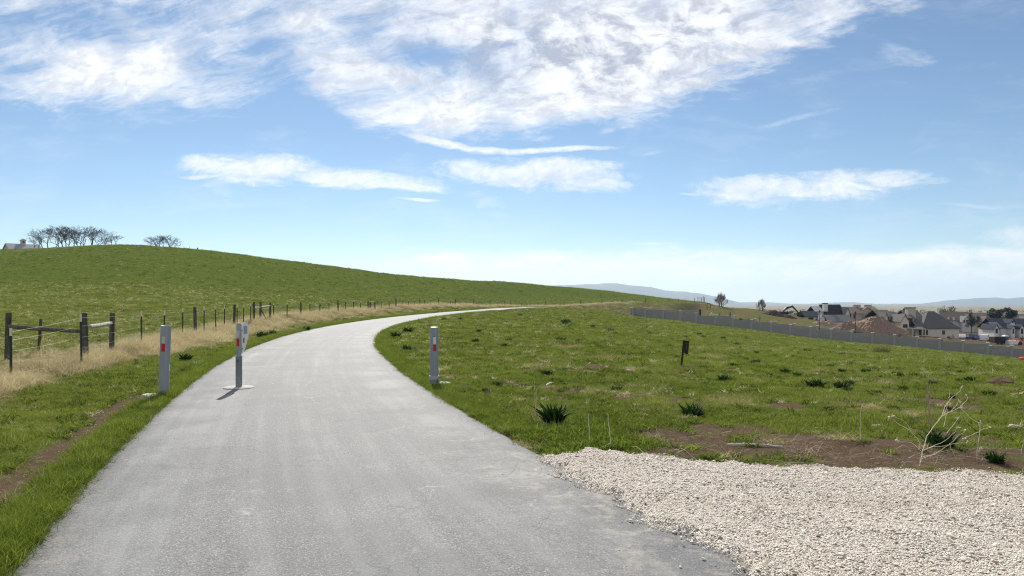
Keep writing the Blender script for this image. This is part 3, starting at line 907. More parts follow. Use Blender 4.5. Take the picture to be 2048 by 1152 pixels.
def clump_mesh(name, n, rad, hmin, hmax, width, bend, mat, seed, upright=0.5, segs=3, leaf=None):
    rg = np.random.default_rng(seed)
    vs, fs, own = [], [], []
    for b in range(n):
        r = rad * math.sqrt(rg.random()); a = rg.uniform(0, 6.283)
        p = np.array([r * math.cos(a), r * math.sin(a), -0.01])
        h = rg.uniform(hmin, hmax); az = rg.uniform(0, 6.283); w = width * rg.uniform(0.6, 1.3)
        lean = rg.uniform(0, 1) ** 1.2 * (1 - upright) + 0.05
        dirh = np.array([math.cos(az), math.sin(az), 0]); side = np.array([-math.sin(az), math.cos(az), 0])
        tw = rg.uniform(-1.2, 1.2)
        side = side * math.cos(tw) + dirh * math.sin(tw)
        base = len(vs); ov = rg.random()
        for k in range(segs):
            t = k / segs
            ww = w * (1 - t ** 1.6) * (leaf(t) if leaf else 1.0)
            q = p + dirh * h * (lean * t + bend * rg.uniform(0.7, 1.2) * t * t) + np.array([0, 0, h * (t - 0.5 * bend * t * t) * (1 - 0.35 * lean)])
            vs.append(q - side * ww / 2); vs.append(q + side * ww / 2); own += [ov, ov]
        t = 1.0
        vs.append(p + dirh * h * (lean + bend) + np.array([0, 0, h * (1 - 0.5 * bend) * (1 - 0.35 * lean)])); own.append(ov)
        for k in range(segs - 1):
            q = base + 2 * k
            fs.append((q, q + 1, q + 3, q + 2))
        q = base + 2 * (segs - 1)
        fs.append((q, q + 1, q + 2))
    me = bpy.data.meshes.new(name)
    me.from_pydata([tuple(v) for v in vs], [], fs)
    at_ = me.attributes.new('own', 'FLOAT', 'POINT'); at_.data.foreach_set('value', np.array(own, np.float32))
    me.materials.append(mat)
    return me

def stone_mesh(name, seed, mat, flat_=0.65):
    bm = bmesh.new(); bmesh.ops.create_icosphere(bm, subdivisions=1, radius=0.5)
    rg = np.random.default_rng(seed)
    for v in bm.verts:
        v.co = v.co * float(rg.uniform(0.72, 1.15))
        v.co.z *= flat_; v.co.y *= 0.8
    me = bpy.data.meshes.new(name); bm.to_mesh(me); bm.free()
    at_ = me.attributes.new('own', 'FLOAT', 'POINT'); at_.data.foreach_set('value', np.full(len(me.vertices), 0.5, np.float32))
    me.materials.append(mat)
    return me

def scatter(name, label, cat, meshes, pts, rot, scl, vid, tint, dry):
    """one uncountable object: points that carry instances"""
    me = bpy.data.meshes.new(name)
    n = len(pts)
    me.vertices.add(n); me.vertices.foreach_set('co', np.asarray(pts, np.float32).ravel())
    for nm, ty, arr in (('rot', 'FLOAT_VECTOR', rot), ('scl', 'FLOAT_VECTOR', scl), ('vid', 'INT', vid), ('tint', 'FLOAT', tint), ('dryness', 'FLOAT', dry)):
        a = me.attributes.new(nm, ty, 'POINT')
        a.data.foreach_set('vector' if ty == 'FLOAT_VECTOR' else 'value', np.asarray(arr, np.int32 if ty == 'INT' else np.float32).ravel())
    me.update()
    o = bpy.data.objects.new(name, me); COL.objects.link(o)
    o['kind'] = 'stuff'; o['label'] = label; o['category'] = cat
    ng = bpy.data.node_groups.new(name, 'GeometryNodeTree')
    ng.interface.new_socket('Geometry', in_out='INPUT', socket_type='NodeSocketGeometry')
    ng.interface.new_socket('Geometry', in_out='OUTPUT', socket_type='NodeSocketGeometry')
    gi, go = ng.nodes.new('NodeGroupInput'), ng.nodes.new('NodeGroupOutput')
    jn = ng.nodes.new('GeometryNodeJoinGeometry')
    for k, mm in enumerate(meshes):
        src = bpy.data.objects.new(mm.name, mm)
        oi = ng.nodes.new('GeometryNodeObjectInfo'); oi.inputs['Object'].default_value = src; oi.inputs['As Instance'].default_value = True
        ng.links.new(oi.outputs['Geometry'], jn.inputs[0])
    ip = ng.nodes.new('GeometryNodeInstanceOnPoints'); ip.inputs['Pick Instance'].default_value = True
    ng.links.new(gi.outputs[0], ip.inputs['Points']); ng.links.new(jn.outputs[0], ip.inputs['Instance'])
    for nm, ty, sock in (('vid', 'INT', 'Instance Index'), ('rot', 'FLOAT_VECTOR', 'Rotation'), ('scl', 'FLOAT_VECTOR', 'Scale')):
        na = ng.nodes.new('GeometryNodeInputNamedAttribute'); na.data_type = ty; na.inputs['Name'].default_value = nm
        ng.links.new(na.outputs['Attribute'], ip.inputs[sock])
    ng.links.new(ip.outputs[0], go.inputs[0])
    md = o.modifiers.new('scatter', 'NODES'); md.node_group = ng
    return o

M_green = blade_mat('grass_blade', (0.054, 0.094, 0.014), (0.430, 0.470, 0.100), (0.24, 0.19, 0.09), (0.50, 0.42, 0.25), 0.45)  # wide tone range; dark end also imitates shadows between the blades
M_lush = blade_mat('lush_blade', (0.046, 0.092, 0.012), (0.320, 0.380, 0.066), (0.24, 0.19, 0.09), (0.50, 0.42, 0.25), 0.45)
M_straw = blade_mat('straw_blade', (0.34, 0.265, 0.115), (0.84, 0.745, 0.465), (0.27, 0.20, 0.08), (0.92, 0.82, 0.54), 0.35)

C_short = [clump_mesh('grass_tuft', 46, 0.17, 0.035, 0.11, 0.0055, 0.35, M_green, 100 + i, 0.35) for i in range(5)]
C_lush = [clump_mesh('lush_tuft', 44, 0.12, 0.07, 0.20, 0.0058, 0.45, M_lush, 200 + i, 0.55, 4) for i in range(5)]
C_leafy = [clump_mesh('leafy_tuft', 40, 0.15, 0.03, 0.11, 0.016, 0.5, M_lush, 250 + i, 0.2, 3) for i in range(3)]
M_broad = blade_mat('low_weed_leaf', (0.016, 0.040, 0.008), (0.32, 0.385, 0.066), (0.22, 0.16, 0.08), (0.78, 0.68, 0.48), 0.35)  # very dark low end adds painted shade between leaves to the turf
C_broad = [clump_mesh('low_weed', 30, 0.085, 0.03, 0.13, 0.020, 0.5, M_broad, 270 + i, 0.25, 3) for i in range(4)]
C_pale = [clump_mesh('pale_tuft', 44, 0.09, 0.07, 0.24, 0.010, 0.6, M_straw, 290 + i, 0.2, 3) for i in range(3)]
C_straw = [clump_mesh('straw_tuft', 46, 0.16, 0.22, 0.72, 0.0058, 0.34, M_straw, 300 + i, 0.50, 4) for i in range(5)]
C_flop = [clump_mesh('matted_straw', 60, 0.22, 0.10, 0.34, 0.0045, 0.8, M_straw, 400 + i, 0.0, 4) for i in range(4)]

def wedge(n, y0, y1, px0, px1, power, rg):
    """random ground points, denser near the path's start"""
    # density ~ Y^-power per square metre; column width grows with Y
    k = 2.0 - power
    u = rg.random(n)
    Y = (y0 ** k + u * (y1 ** k - y0 ** k)) ** (1 / k) if abs(k) > 1e-6 else y0 * (y1 / y0) ** u
    px = rg.uniform(px0, px1, n)
    return (px - CX) * Y / F, Y, px

def common(x, y):
    dr, df, arc = rel(x, y)
    dry, soil, lush, tone = zones(x, y)
    gs = np.where(y < 9.5, gravel_side(x, y), -1)
    ok = (np.abs(dr) > RHW - 0.02) & (gs < 0.0)
    return dr, df, dry, soil, lush, tone, ok

def rots(n, rg, tilt=0.12):
    return np.stack([rg.normal(0, tilt, n), rg.normal(0, tilt, n), rg.uniform(0, 6.283, n)], 1)

def do_grass():
    rg = np.random.default_rng(21)
    # short turf everywhere the land is grown over
    parts = []
    for (n, y0, y1, pw, a, b) in ((26000, 3.4, 14, 0.0, -500, 2500), (72000, 14, 60, 1.5, -250, 2300), (90000, 60, 285, 1.7, -150, 2200)):
        parts.append(wedge(n, y0, y1, a, b, pw, rg))
    x = np.concatenate([p[0] for p in parts]); y = np.concatenate([p[1] for p in parts]); px = np.concatenate([p[2] for p in parts])
    dr, df, dry, soil, lush, tone, ok = common(x, y)
    wl = np.interp(px, [1262, 1330, 1400, 1523, 1640, 1750, 1900, 2048, 2600], [158, 156, 152, 145, 137, 132, 126, 120, 108])
    beyond = (px > 1262) & (y > wl - 0.3)
    p = np.where(beyond, 0.25, 1.0) * (1 - 0.96 * sstep(soil, 0.12, 0.55))
    ok &= rg.random(len(x)) < p
    x, y, px, dr, df, dry, soil, lush, tone = [q[ok] for q in (x, y, px, dr, df, dry, soil, lush, tone)]
    n = len(x)
    grow = np.clip(y / 14, 1, None)
    sh = grow ** 0.55 * rg.uniform(0.75, 1.25, n); sv = grow ** 0.33 * rg.uniform(0.6, 1.25, n)
    field = (df > 0) & (dr < 0)
    sv = np.where(field, sv * 1.15, sv)
    hum = nz(x, y, 1.7, 5)
    sv = sv * (0.25 + 0.95 * hum ** 1.6)
    # a low fringe where the turf meets the asphalt
    sv = np.where(np.abs(dr) < RHW + 0.25, sv * 0.8, sv)
    z = hgt(x, y)
    tint = np.clip(0.05 + 0.75 * tone + rg.normal(0, 0.22, n), 0, 1)
    tint = np.where(field & (y > 40), tint * (1 - 0.50 * sstep(y, 40, 110)), tint)
    dr_ = np.clip(dry * 0.95 + rg.normal(0, 0.17, n), 0, 1)
    dr_ = np.where(rg.random(n) < np.where(field, np.where(y > 110, 0.03, 0.09), 0.04), np.maximum(dr_, 0.7), dr_)
    scatter('meadow_grass', 'short green grass covering the meadow and the hillside field', 'grass', C_short,
            np.stack([x, y, z], 1), rots(n, rg), np.stack([sh, sh, sv], 1), rg.integers(0, 5, n), tint, dr_)
    # lush taller grass fringing the asphalt, broad-leaved clover by the gravel
    s = rg.uniform(3.0, 60, 15000) ** 1.0
    pl = ROADL; t = np.gradient(pl, axis=0); t /= np.linalg.norm(t, axis=1)[:, None]
    nn = np.stack([t[:, 1], -t[:, 0]], 1)
    def along(n, ya, yb, off_fn, side):
        kk = np.nonzero((pl[:, 1] > ya) & (pl[:, 1] < yb))[0]
        w = 1 / np.maximum(pl[kk, 1], 4) ** 0.8
        i = rg.choice(kk, n, p=w / w.sum())
        o_ = off_fn(n)
        q = pl[i] + nn[i] * (side * (RHW + o_))[:, None] + t[i] * rg.uniform(-0.25, 0.25, n)[:, None]
        return q[:, 0], q[:, 1], o_
    x1, y1, o1 = along(9500, 2.0, 90, lambda n: np.abs(rg.normal(0.0, 0.15, n)) + 0.0, -1)
    x2, y2, o2 = along(5200, 8.0, 110, lambda n: np.abs(rg.normal(0.0, 0.26, n)) + 0.0, 1)
    x, y, off = np.concatenate([x1, x2]), np.concatenate([y1, y2]), np.concatenate([o1, o2])
    gs = np.where(y < 9.5, gravel_side(x, y), -1)
    dr, _ = pldist(x, y, RC)
    ok = (gs < -0.02) & (np.abs(dr) > RHW - 0.03)
    x, y, off, dr = x[ok], y[ok], off[ok], dr[ok]
    n = len(x)
    grow = np.clip(y / 16, 1, None)
    clumpy = nz(x, y, 0.8, 2)
    sv = rg.uniform(0.45, 1.0, n) * (0.5 + 0.7 * clumpy) * np.where(dr < 0, 1.2, 0.85) * grow ** 0.15
    sh = rg.uniform(0.7, 1.15, n) * grow ** 0.5
    big = np.exp(-((x + 3.55) / 0.35) ** 2 - ((y - 4.55) / 0.4) ** 2)
    sv = sv * (1 + 0.9 * big)
    scatter('lush_grass', 'long bright green grass fringing both edges of the asphalt path', 'grass', C_lush,
            np.stack([x, y, hgt(x, y)], 1), rots(n, rg, 0.2), np.stack([sh, sh, sv], 1), rg.integers(0, 5, n),
            np.clip(0.45 + 0.5 * (clumpy - 0.5) + rg.normal(0, 0.2, n), 0, 1), np.where(rg.random(n) < 0.05, 0.8, 0.0))
    # rougher taller bunches through the meadow and the near field
    xa, ya, _ = wedge(16000, 7.5, 110, -150, 2300, 1.35, rg)
    dr, df, dry, soil, lush, tone, ok = common(xa, ya)
    cl = nz(xa, ya, 1.3, 1) * 0.5 + nz(xa, ya, 4.2, 2) * 0.5
    ok &= (np.abs(dr) > RHW + 0.3) & (soil < 0.3) & (rg.random(len(xa)) < sstep(cl, 0.42, 0.66))
    ok &= ~((df < 0.3) & (dr < 0))
    xa, ya, tn = xa[ok], ya[ok], tone[ok]; n = len(xa)
    gr = np.clip(ya / 14, 1, None)
    sh = rg.uniform(0.6, 1.2, n) * gr ** 0.5; sv = rg.uniform(0.35, 0.75, n) * gr ** 0.2
    scatter('grass_bunches', 'taller rough grass bunches standing out of the short meadow turf', 'grass', C_lush,
            np.stack([xa, ya, hgt(xa, ya)], 1), rots(n, rg, 0.25), np.stack([sh, sh, sv], 1), rg.integers(0, 5, n),
            np.clip(tn * 0.7 + rg.normal(-0.12, 0.3, n), 0, 1), np.where(rg.random(n) < 0.07, 0.8, 0.0))
    # compact low weeds, dark and bright, that break up the turf near and far
    pa = [wedge(15000, 7.5, 60, 600, 2300, 1.3, rg), wedge(9000, 60, 150, 900, 2200, 1.7, rg), wedge(24000, 15, 250, -150, 1300, 1.5, rg), wedge(2500, 5, 16, -300, 450, 0.3, rg)]
    xa, ya = np.concatenate([p[0] for p in pa]), np.concatenate([p[1] for p in pa])
    dr, df, dry, soil, lush, tone, ok = common(xa, ya)
    cl = nz(xa, ya, 1.9, 0) * 0.5 + nz(xa, ya, 5.5, 3) * 0.5
    ok &= (np.abs(dr) > RHW + 0.3) & (soil < 0.6) & (dry < 0.75) & (rg.random(len(xa)) < 0.25 + 0.75 * sstep(cl, 0.4, 0.65))
    xa, ya, cl, df, dr = xa[ok], ya[ok], cl[ok], df[ok], dr[ok]; n = len(xa)
    gr = np.clip(ya / 12, 1, None)
    sh = rg.uniform(0.5, 1.25, n) * gr ** 0.55; sv = rg.uniform(0.4, 1.0, n) * gr ** 0.3
    tn = np.where(rg.random(n) < 0.55, rg.uniform(0.0, 0.25, n), rg.uniform(0.45, 1.0, n))
    tn = np.where((df > 0) & (ya > 90), tn * 0.75, tn)
    scatter('low_weeds', 'low broad leaved weeds mottling the turf of the meadow and the hillside', 'weeds', C_broad,
            np.stack([xa, ya, hgt(xa, ya)], 1), rots(n, rg, 0.2), np.stack([sh, sh, sv], 1), rg.integers(0, 4, n), tn, np.where(rg.random(n) < 0.06, 0.9, 0.0))
    # small pale tufts of last year's grass dotted over the near field and thinly on the meadow
    pa = [wedge(6500, 14, 95, -200, 900, 1.1, rg), wedge(700, 90, 245, -100, 1300, 1.0, rg), wedge(1100, 9, 110, 950, 2250, 1.2, rg)]
    xa, ya = np.concatenate([p[0] for p in pa]), np.concatenate([p[1] for p in pa])
    dr, df, dry, soil, lush, tone, ok = common(xa, ya)
    cl = nz(xa, ya, 3.4, 2) * 0.5 + nz(xa, ya, 11.0, 5) * 0.5
    ok &= (np.abs(dr) > RHW + 0.6) & (rg.random(len(xa)) < 0.15 + 0.85 * sstep(cl, 0.42, 0.66)) & ((df > 0) | (dr > 0))
    xa, ya = xa[ok], ya[ok]; n = len(xa)
    gr = np.clip(ya / 18, 1, None)
    sh = rg.uniform(0.3, 0.9, n) * gr ** 0.35; sv = rg.uniform(0.3, 0.9, n) * gr ** 0.2
    scatter('pale_tufts', 'small pale tufts of dry grass dotted over the green field', 'dry grass', C_pale,
            np.stack([xa, ya, hgt(xa, ya)], 1), rots(n, rg, 0.2), np.stack([sh, sh, sv], 1), rg.integers(0, 3, n), rg.uniform(0.3, 1.0, n), np.full(n, 0.5))
    # leafy clover patch between the path and the gravel, and thinly in the meadow
    xa = rg.normal(0.9, 0.75, 900); ya = rg.normal(8.75, 0.6, 900)
    xb, yb, _ = wedge(5200, 6, 40, 700, 2300, 1.0, rg)
    x, y = np.concatenate([xa, xb]), np.concatenate([ya, yb])
    dr, df, dry, soil, lush, tone, ok = common(x, y)
    ok &= (dr > RHW + 0.1) & (rg.random(len(x)) < 1 - soil)
    ok[900:] &= nz(xb, yb, 2.3, 3) > 0.56
    far_ = np.clip(y / 14, 1, None) ** 0.5
    sc = rg.uniform(0.5, 1.15, len(x)) * far_
    x, y, sc, tone = x[ok], y[ok], sc[ok], tone[ok]; n = len(x)
    scatter('clover', 'leafy clover and low weeds mixed into the meadow beside the gravel', 'clover', C_leafy,
            np.stack([x, y, hgt(x, y)], 1), rots(n, rg, 0.2), np.stack([sc, sc, sc], 1), rg.integers(0, 3, n),
            np.clip(0.3 + rg.normal(0, 0.25, n), 0, 1), np.zeros(n))

def do_straw():
    rg = np.random.default_rng(33)
    pl = FENCEL; t = np.gradient(pl, axis=0); t /= np.linalg.norm(t, axis=1)[:, None]
    nn = np.stack([t[:, 1], -t[:, 0]], 1)
    n = 11000
    kk = np.arange(len(pl)); w = 1 / np.maximum(pl[:, 1], 9) ** 0.62
    i = rg.choice(kk, n, p=w / w.sum())
    Yc = pl[i, 1]
    off = np.where(rg.random(n) < 0.62, np.abs(rg.normal(0, 1.0, n)) * (0.22 + 0.68 * sstep(Yc, 18, 27) - 0.3 * sstep(Yc, 45, 90)), -np.abs(rg.normal(0, 0.45, n)) * (1 + 2.6 * sstep(26 - Yc, 0, 8)))
    q = pl[i] + nn[i] * off[:, None] + t[i] * rg.uniform(-0.3, 0.3, n)[:, None]
    x, y = q[:, 0], q[:, 1]
    dr, _ = pldist(x, y, RC)
    thin = nz(x, y, 2.6, 1) * 0.6 + nz(x, y, 7.0, 4) * 0.4
    ok = (dr < -RHW - 1.2) & (rg.random(n) < sstep(thin, 0.34, 0.60) * np.where(off > 1.3, 0.55, 1.0))
    x, y, off, thin = x[ok], y[ok], off[ok], thin[ok]; n = len(x)
    grow = np.clip(y / 22, 1, None)
    sv = rg.uniform(0.5, 1.05, n) * (0.20 + 0.95 * thin) * np.clip(1.12 - 0.28 * np.abs(off), 0.35, 1.1) * np.clip(1.15 - 0.2 * sstep(20 - y, 0, 8), 0.6, 1.2)
    sh = rg.uniform(0.7, 1.2, n) * grow ** 0.55
    scatter('dry_grass', 'tall dry straw coloured grass growing along the wire fence', 'dry grass', C_straw,
            np.stack([x, y, hgt(x, y)], 1), rots(n, rg, 0.16), np.stack([sh, sh, sv], 1), rg.integers(0, 5, n),
            np.clip(0.5 + rg.normal(0, 0.25, n), 0, 1), np.full(n, 0.5))
    # flattened straw: verge, field near the fence, bank, scattered over the meadow
    parts = [wedge(9000, 6, 30, -300, 560, 0.4, rg), wedge(9000, 20, 130, -100, 1000, 1.4, rg), wedge(3000, 140, 250, 1060, 1450, 1.0, rg), wedge(5200, 7.3, 60, 900, 2300, 1.1, rg),
             wedge(5200, 60, 225, -100, 900, 1.4, rg)]
    x = np.concatenate([p[0] for p in parts]); y = np.concatenate([p[1] for p in parts])
    dr, df, dry, soil, lush, tone, ok = common(x, y)
    ok &= (np.abs(dr) > RHW + 0.45) & (rg.random(len(x)) < np.clip(dry - 0.25, 0, 1) * 0.9)
    ok &= (lush < 0.5)
    x, y = x[ok], y[ok]; n = len(x)
    grow = np.clip(y / 18, 1, None)
    sh = rg.uniform(0.5, 1.2, n) * grow ** 0.5; sv = rg.uniform(0.25, 0.8, n) * grow ** 0.25
    scatter('matted_straw', 'flattened pale straw lying in patches over the verge and field', 'dry grass', C_flop,
            np.stack([x, y, hgt(x, y)], 1), rots(n, rg, 0.2), np.stack([sh, sh, sv], 1), rg.integers(0, 4, n),
            np.clip(0.5 + rg.normal(0, 0.28, n), 0, 1), np.full(n, 0.5))

def do_stones():
    rg = np.random.default_rng(44)
    m, g, out = new_mat('gravel_stone')
    t = g.attr('tint', 'INSTANCER'); k = g.attr('dryness', 'INSTANCER')
    n_ = g.noise(g.coord('Object'), 3.0, 4, 0.6)
    c = g.mix(t, (0.61, 0.53, 0.43), (0.92, 0.855, 0.75))
    c = g.mix(g.smooth(k, 0.90, 0.93), c, (0.40, 0.26, 0.19))
    c = g.mix(g.smooth(k, 0.955, 0.97), c, (0.16, 0.15, 0.14))
    c = g.mix(n_ * 0.2, c, (0.42, 0.35, 0.28))
    b = bsdf(g, c, 0.85, 0, 0.3)
    g.t.links.new(b.outputs[0], out.inputs[0])
    st = [stone_mesh('stone', 500 + i, m, 0.28 + 0.06 * (i % 3)) for i in range(6)]
    n = 180000
    y = rg.uniform(2.8, 8.3, n) ; x = rg.uniform(-0.8, 8.0, n)
    # thin out with distance from the eye sideways
    gs = gravel_side(x, y)
    px = CX + F * x / y
    ok = (gs > -0.02) & (px < 2350)
    x, y, gs = x[ok], y[ok], gs[ok]
    # strays: on the asphalt edge, on the turf edge, on the worn strip, on the soil
    ns = 7000
    ys = rg.uniform(3.6, 8.2, ns); gx = rg.uniform(-1.5, 7, ns)
    g2 = gravel_side(gx, ys)
    ok2 = (g2 < 0) & (rg.random(ns) < np.exp(g2 / 0.13) * 0.9)
    pa = wedge(5000, 4, 14, -100, 500, 0.2, rg)
    _, sl, _, _ = zones(pa[0], pa[1]); drp, _ = pldist(pa[0], pa[1], RC)
    ok3 = (sl > 0.45) & (drp < -RHW - 0.25) & (rg.random(5000) < 0.5)
    xr = rg.uniform(-4, 2.2, 110); yr = rg.uniform(3.6, 12, 110)
    dr4, _ = pldist(xr, yr, RC); ok4 = np.abs(dr4) < RHW - 0.05
    X = np.concatenate([x, gx[ok2], pa[0][ok3], xr[ok4]]); Y = np.concatenate([y, ys[ok2], pa[1][ok3], yr[ok4]])
    kind = np.concatenate([np.zeros(len(x)), np.ones(ok2.sum()), np.full(ok3.sum(), 2), np.full(ok4.sum(), 3)])
    n = len(X)
    dr, _ = pldist(X, Y, RC)
    gs = gravel_side(X, Y)
    onroad = np.abs(dr) < RHW + 0.02
    base = np.where(onroad, hgt0(X, Y) + 0.030, hgt(X, Y))
    Z = base + np.where(kind == 0, np.maximum(pad_rise(X, Y, gs), 0.0), 0)
    s = np.exp(rg.normal(math.log(0.0088), 0.50, n)); s = np.clip(s, 0.005, 0.042)
    s = np.where(kind == 3, s * 0.7, s); s = np.where(kind == 2, s * 1.1, s)
    Z += s * 0.2
    tint = np.clip(rg.normal(0.58, 0.25, n), 0, 1)
    tint = np.clip(tint - 0.45 * sstep(nz(X * 0.7, Y * 2.4, 2.4, 0), 0.52, 0.72) * (kind == 0), 0, 1); tint = np.where(kind >= 2, tint * 0.6, tint)
    kk = rg.random(n); kk = np.where((kind == 3) & (kk < 0.6), 0.985, kk)
    scatter('gravel', 'pale crushed gravel spread beside the path in the right foreground', 'gravel', st,
            np.stack([X, Y, Z], 1), rots(n, rg, 0.28), np.stack([s * 1.15, s, s], 1), rg.integers(0, 6, n), tint, kk)
do_grass()
do_straw()
do_stones()
# ------------------------------------------------------------------ materials for built things
def galv(name, base, var, scale=6.0, rough=0.45, metal=0.55):
    m, g, out = new_mat(name)
    P = g.coord('Object')
    n1 = g.noise(g.mapping(P, (9, 9, 1.6)), 1.0, 6, 0.65, 0.3)
    n2 = g.noise(P, 30, 5, 0.7)
    n3 = g.noise(g.mapping(P, (3, 3, 0.8)), 1.0, 3, 0.5)
    c = g.mix(n1, tuple(q * (1 - var) for q in base), tuple(min(1, q * (1 + var)) for q in base))
    c = g.mix(g.smooth(n3, 0.52, 0.7) * 0.5, c, (0.42, 0.42, 0.43))
    _, _, z = g.sep(P)
    low = g.smooth(z + (n2 - 0.5) * 0.25, 0.22, 0.02)
    c = g.mix(low * 0.5, c, (0.25, 0.20, 0.15))
    c = g.mix(g.smooth(n2, 0.62, 0.75) * 0.3, c, (0.30, 0.30, 0.30))
    b = bsdf(g, c, rough, metal, 0.5, g.bump(n2, 0.15, 0.01))
    g.t.links.new(b.outputs[0], out.inputs[0])
    return m
M_galv = galv('galvanised_steel', (0.32, 0.335, 0.36), 0.3, metal=0.4)
M_galv_d = galv('weathered_steel', (0.26, 0.275, 0.30), 0.3, metal=0.4)
M_white = simple('white_paint', (0.78, 0.78, 0.76), 0.5, vary=0.06, scale=12)
M_redtape = simple('red_reflective_tape', (0.50, 0.012, 0.018), 0.35, vary=0.12, scale=30)
M_whitetape = simple('white_reflective_tape', (0.66, 0.66, 0.65), 0.35, vary=0.08, scale=30)
M_paletape = simple('faded_reflective_tape', (0.50, 0.49, 0.49), 0.4, vary=0.12, scale=30)
M_plate = simple('grey_concrete_collar', (0.42, 0.41, 0.39), 0.9, vary=0.3, scale=11, bump=0.5)
M_concrete = simple('concrete', (0.50, 0.485, 0.455), 0.9, vary=0.22, scale=14, bump=0.5)
M_bolt = simple('bolt_steel', (0.12, 0.14, 0.17), 0.5, metal=0.7)
M_signback = simple('grey_sign_face', (0.33, 0.34, 0.35), 0.6, vary=0.4, scale=25)
def wood(name, a, b):
    m, g, out = new_mat(name)
    P = g.coord('Object')
    n1 = g.noise(g.mapping(P, (22, 22, 1.8)), 1.0, 6, 0.7, 0.4)
    n2 = g.noise(P, 4.0, 4, 0.6)
    c = g.mix(g.smooth(n1, 0.3, 0.7), a, b)
    c = g.mix(g.smooth(n2, 0.5, 0.7) * 0.4, c, tuple(q * 1.6 for q in b))
    bb = bsdf(g, c, 0.9, 0, 0.2, g.bump(n1, 0.6, 0.015))
    g.t.links.new(bb.outputs[0], out.inputs[0])
    return m
M_wood = wood('weathered_post_wood', (0.035, 0.032, 0.028), (0.12, 0.11, 0.095))
M_palewood = wood('bleached_rail_wood', (0.22, 0.21, 0.19), (0.50, 0.48, 0.44))
M_darkrail = wood('dark_rail_wood', (0.05, 0.045, 0.04), (0.16, 0.145, 0.125))
M_tpost = simple('dark_green_post_paint', (0.018, 0.026, 0.020), 0.6, vary=0.4, scale=20)
M_tip = simple('pale_post_tip', (0.62, 0.60, 0.45), 0.6, vary=0.2, scale=20)
M_wire = simple('fence_wire', (0.16, 0.16, 0.15), 0.45, metal=0.6)
M_rust = simple('rusty_brown_steel', (0.026, 0.016, 0.012), 0.8, vary=0.5, scale=18, bump=0.3)
M_blackhole = simple('dark_opening', (0.010, 0.009, 0.009), 0.9)

# ------------------------------------------------------------------ bollards by the path
def pipe(r, h, wall=0.008, cap=False):
    mb = MB()
    if cap:
        mb.lathe([(r, -0.1), (r, h - 0.015), (r * 0.96, h - 0.004), (r * 0.82, h)], sides=32)
    else:
        mb.lathe([(r, -0.1), (r, h - 0.004), (r - 0.004, h), (r - wall, h - 0.002), (r - wall, h - 0.06), (0.001, h - 0.06)], sides=32)
    return mb

def tape_patch(r, z0, z1, az, width):
    """a thin curved strip stuck on a pipe, centred on bearing az"""
    mb = MB(); n = 8
    half = width / r / 2
    ro, ri = r + 0.0025, r + 0.0004
    vs = []
    for k in range(n + 1):
        t = az - half + 2 * half * k / n
        for rr, z in ((ro, z0), (ro, z1), (ri, z1), (ri, z0)):
            vs.append((rr * math.cos(t), rr * math.sin(t), z))
    fs = []
    for k in range(n):
        for q in range(4):
            a, b = k * 4 + q, k * 4 + (q + 1) % 4
            fs.append((a, a + 4, b + 4, b))
    fs += [(0, 1, 2, 3), (n * 4 + 3, n * 4 + 2, n * 4 + 1, n * 4)]
    return mb.add(vs, fs)

def slab(name, parent, rx, ry, h, seed, off=(0, 0)):
    mb = MB(); rg = np.random.default_rng(seed)
    n = 18
    prof = []
    rad = [1 + rg.uniform(-0.10, 0.10) for _ in range(n)]
    vs = []
    for s_, z in ((1.05, -0.12), (1.0, h * 0.6), (0.93, h)):
        for k in range(n):
            t = 2 * math.pi * k / n
            vs.append((off[0] + rx * s_ * rad[k] * math.cos(t), off[1] + ry * s_ * rad[k] * math.sin(t), z))
    fs = []
    for i in range(2):
        for k in range(n):
            k2 = (k + 1) % n
            fs.append((i * n + k, i * n + k2, (i + 1) * n + k2, (i + 1) * n + k))
    fs.append(tuple(2 * n + k for k in range(n)))
    mb.add(vs, fs)
    return mb.build(name, M_concrete, parent)

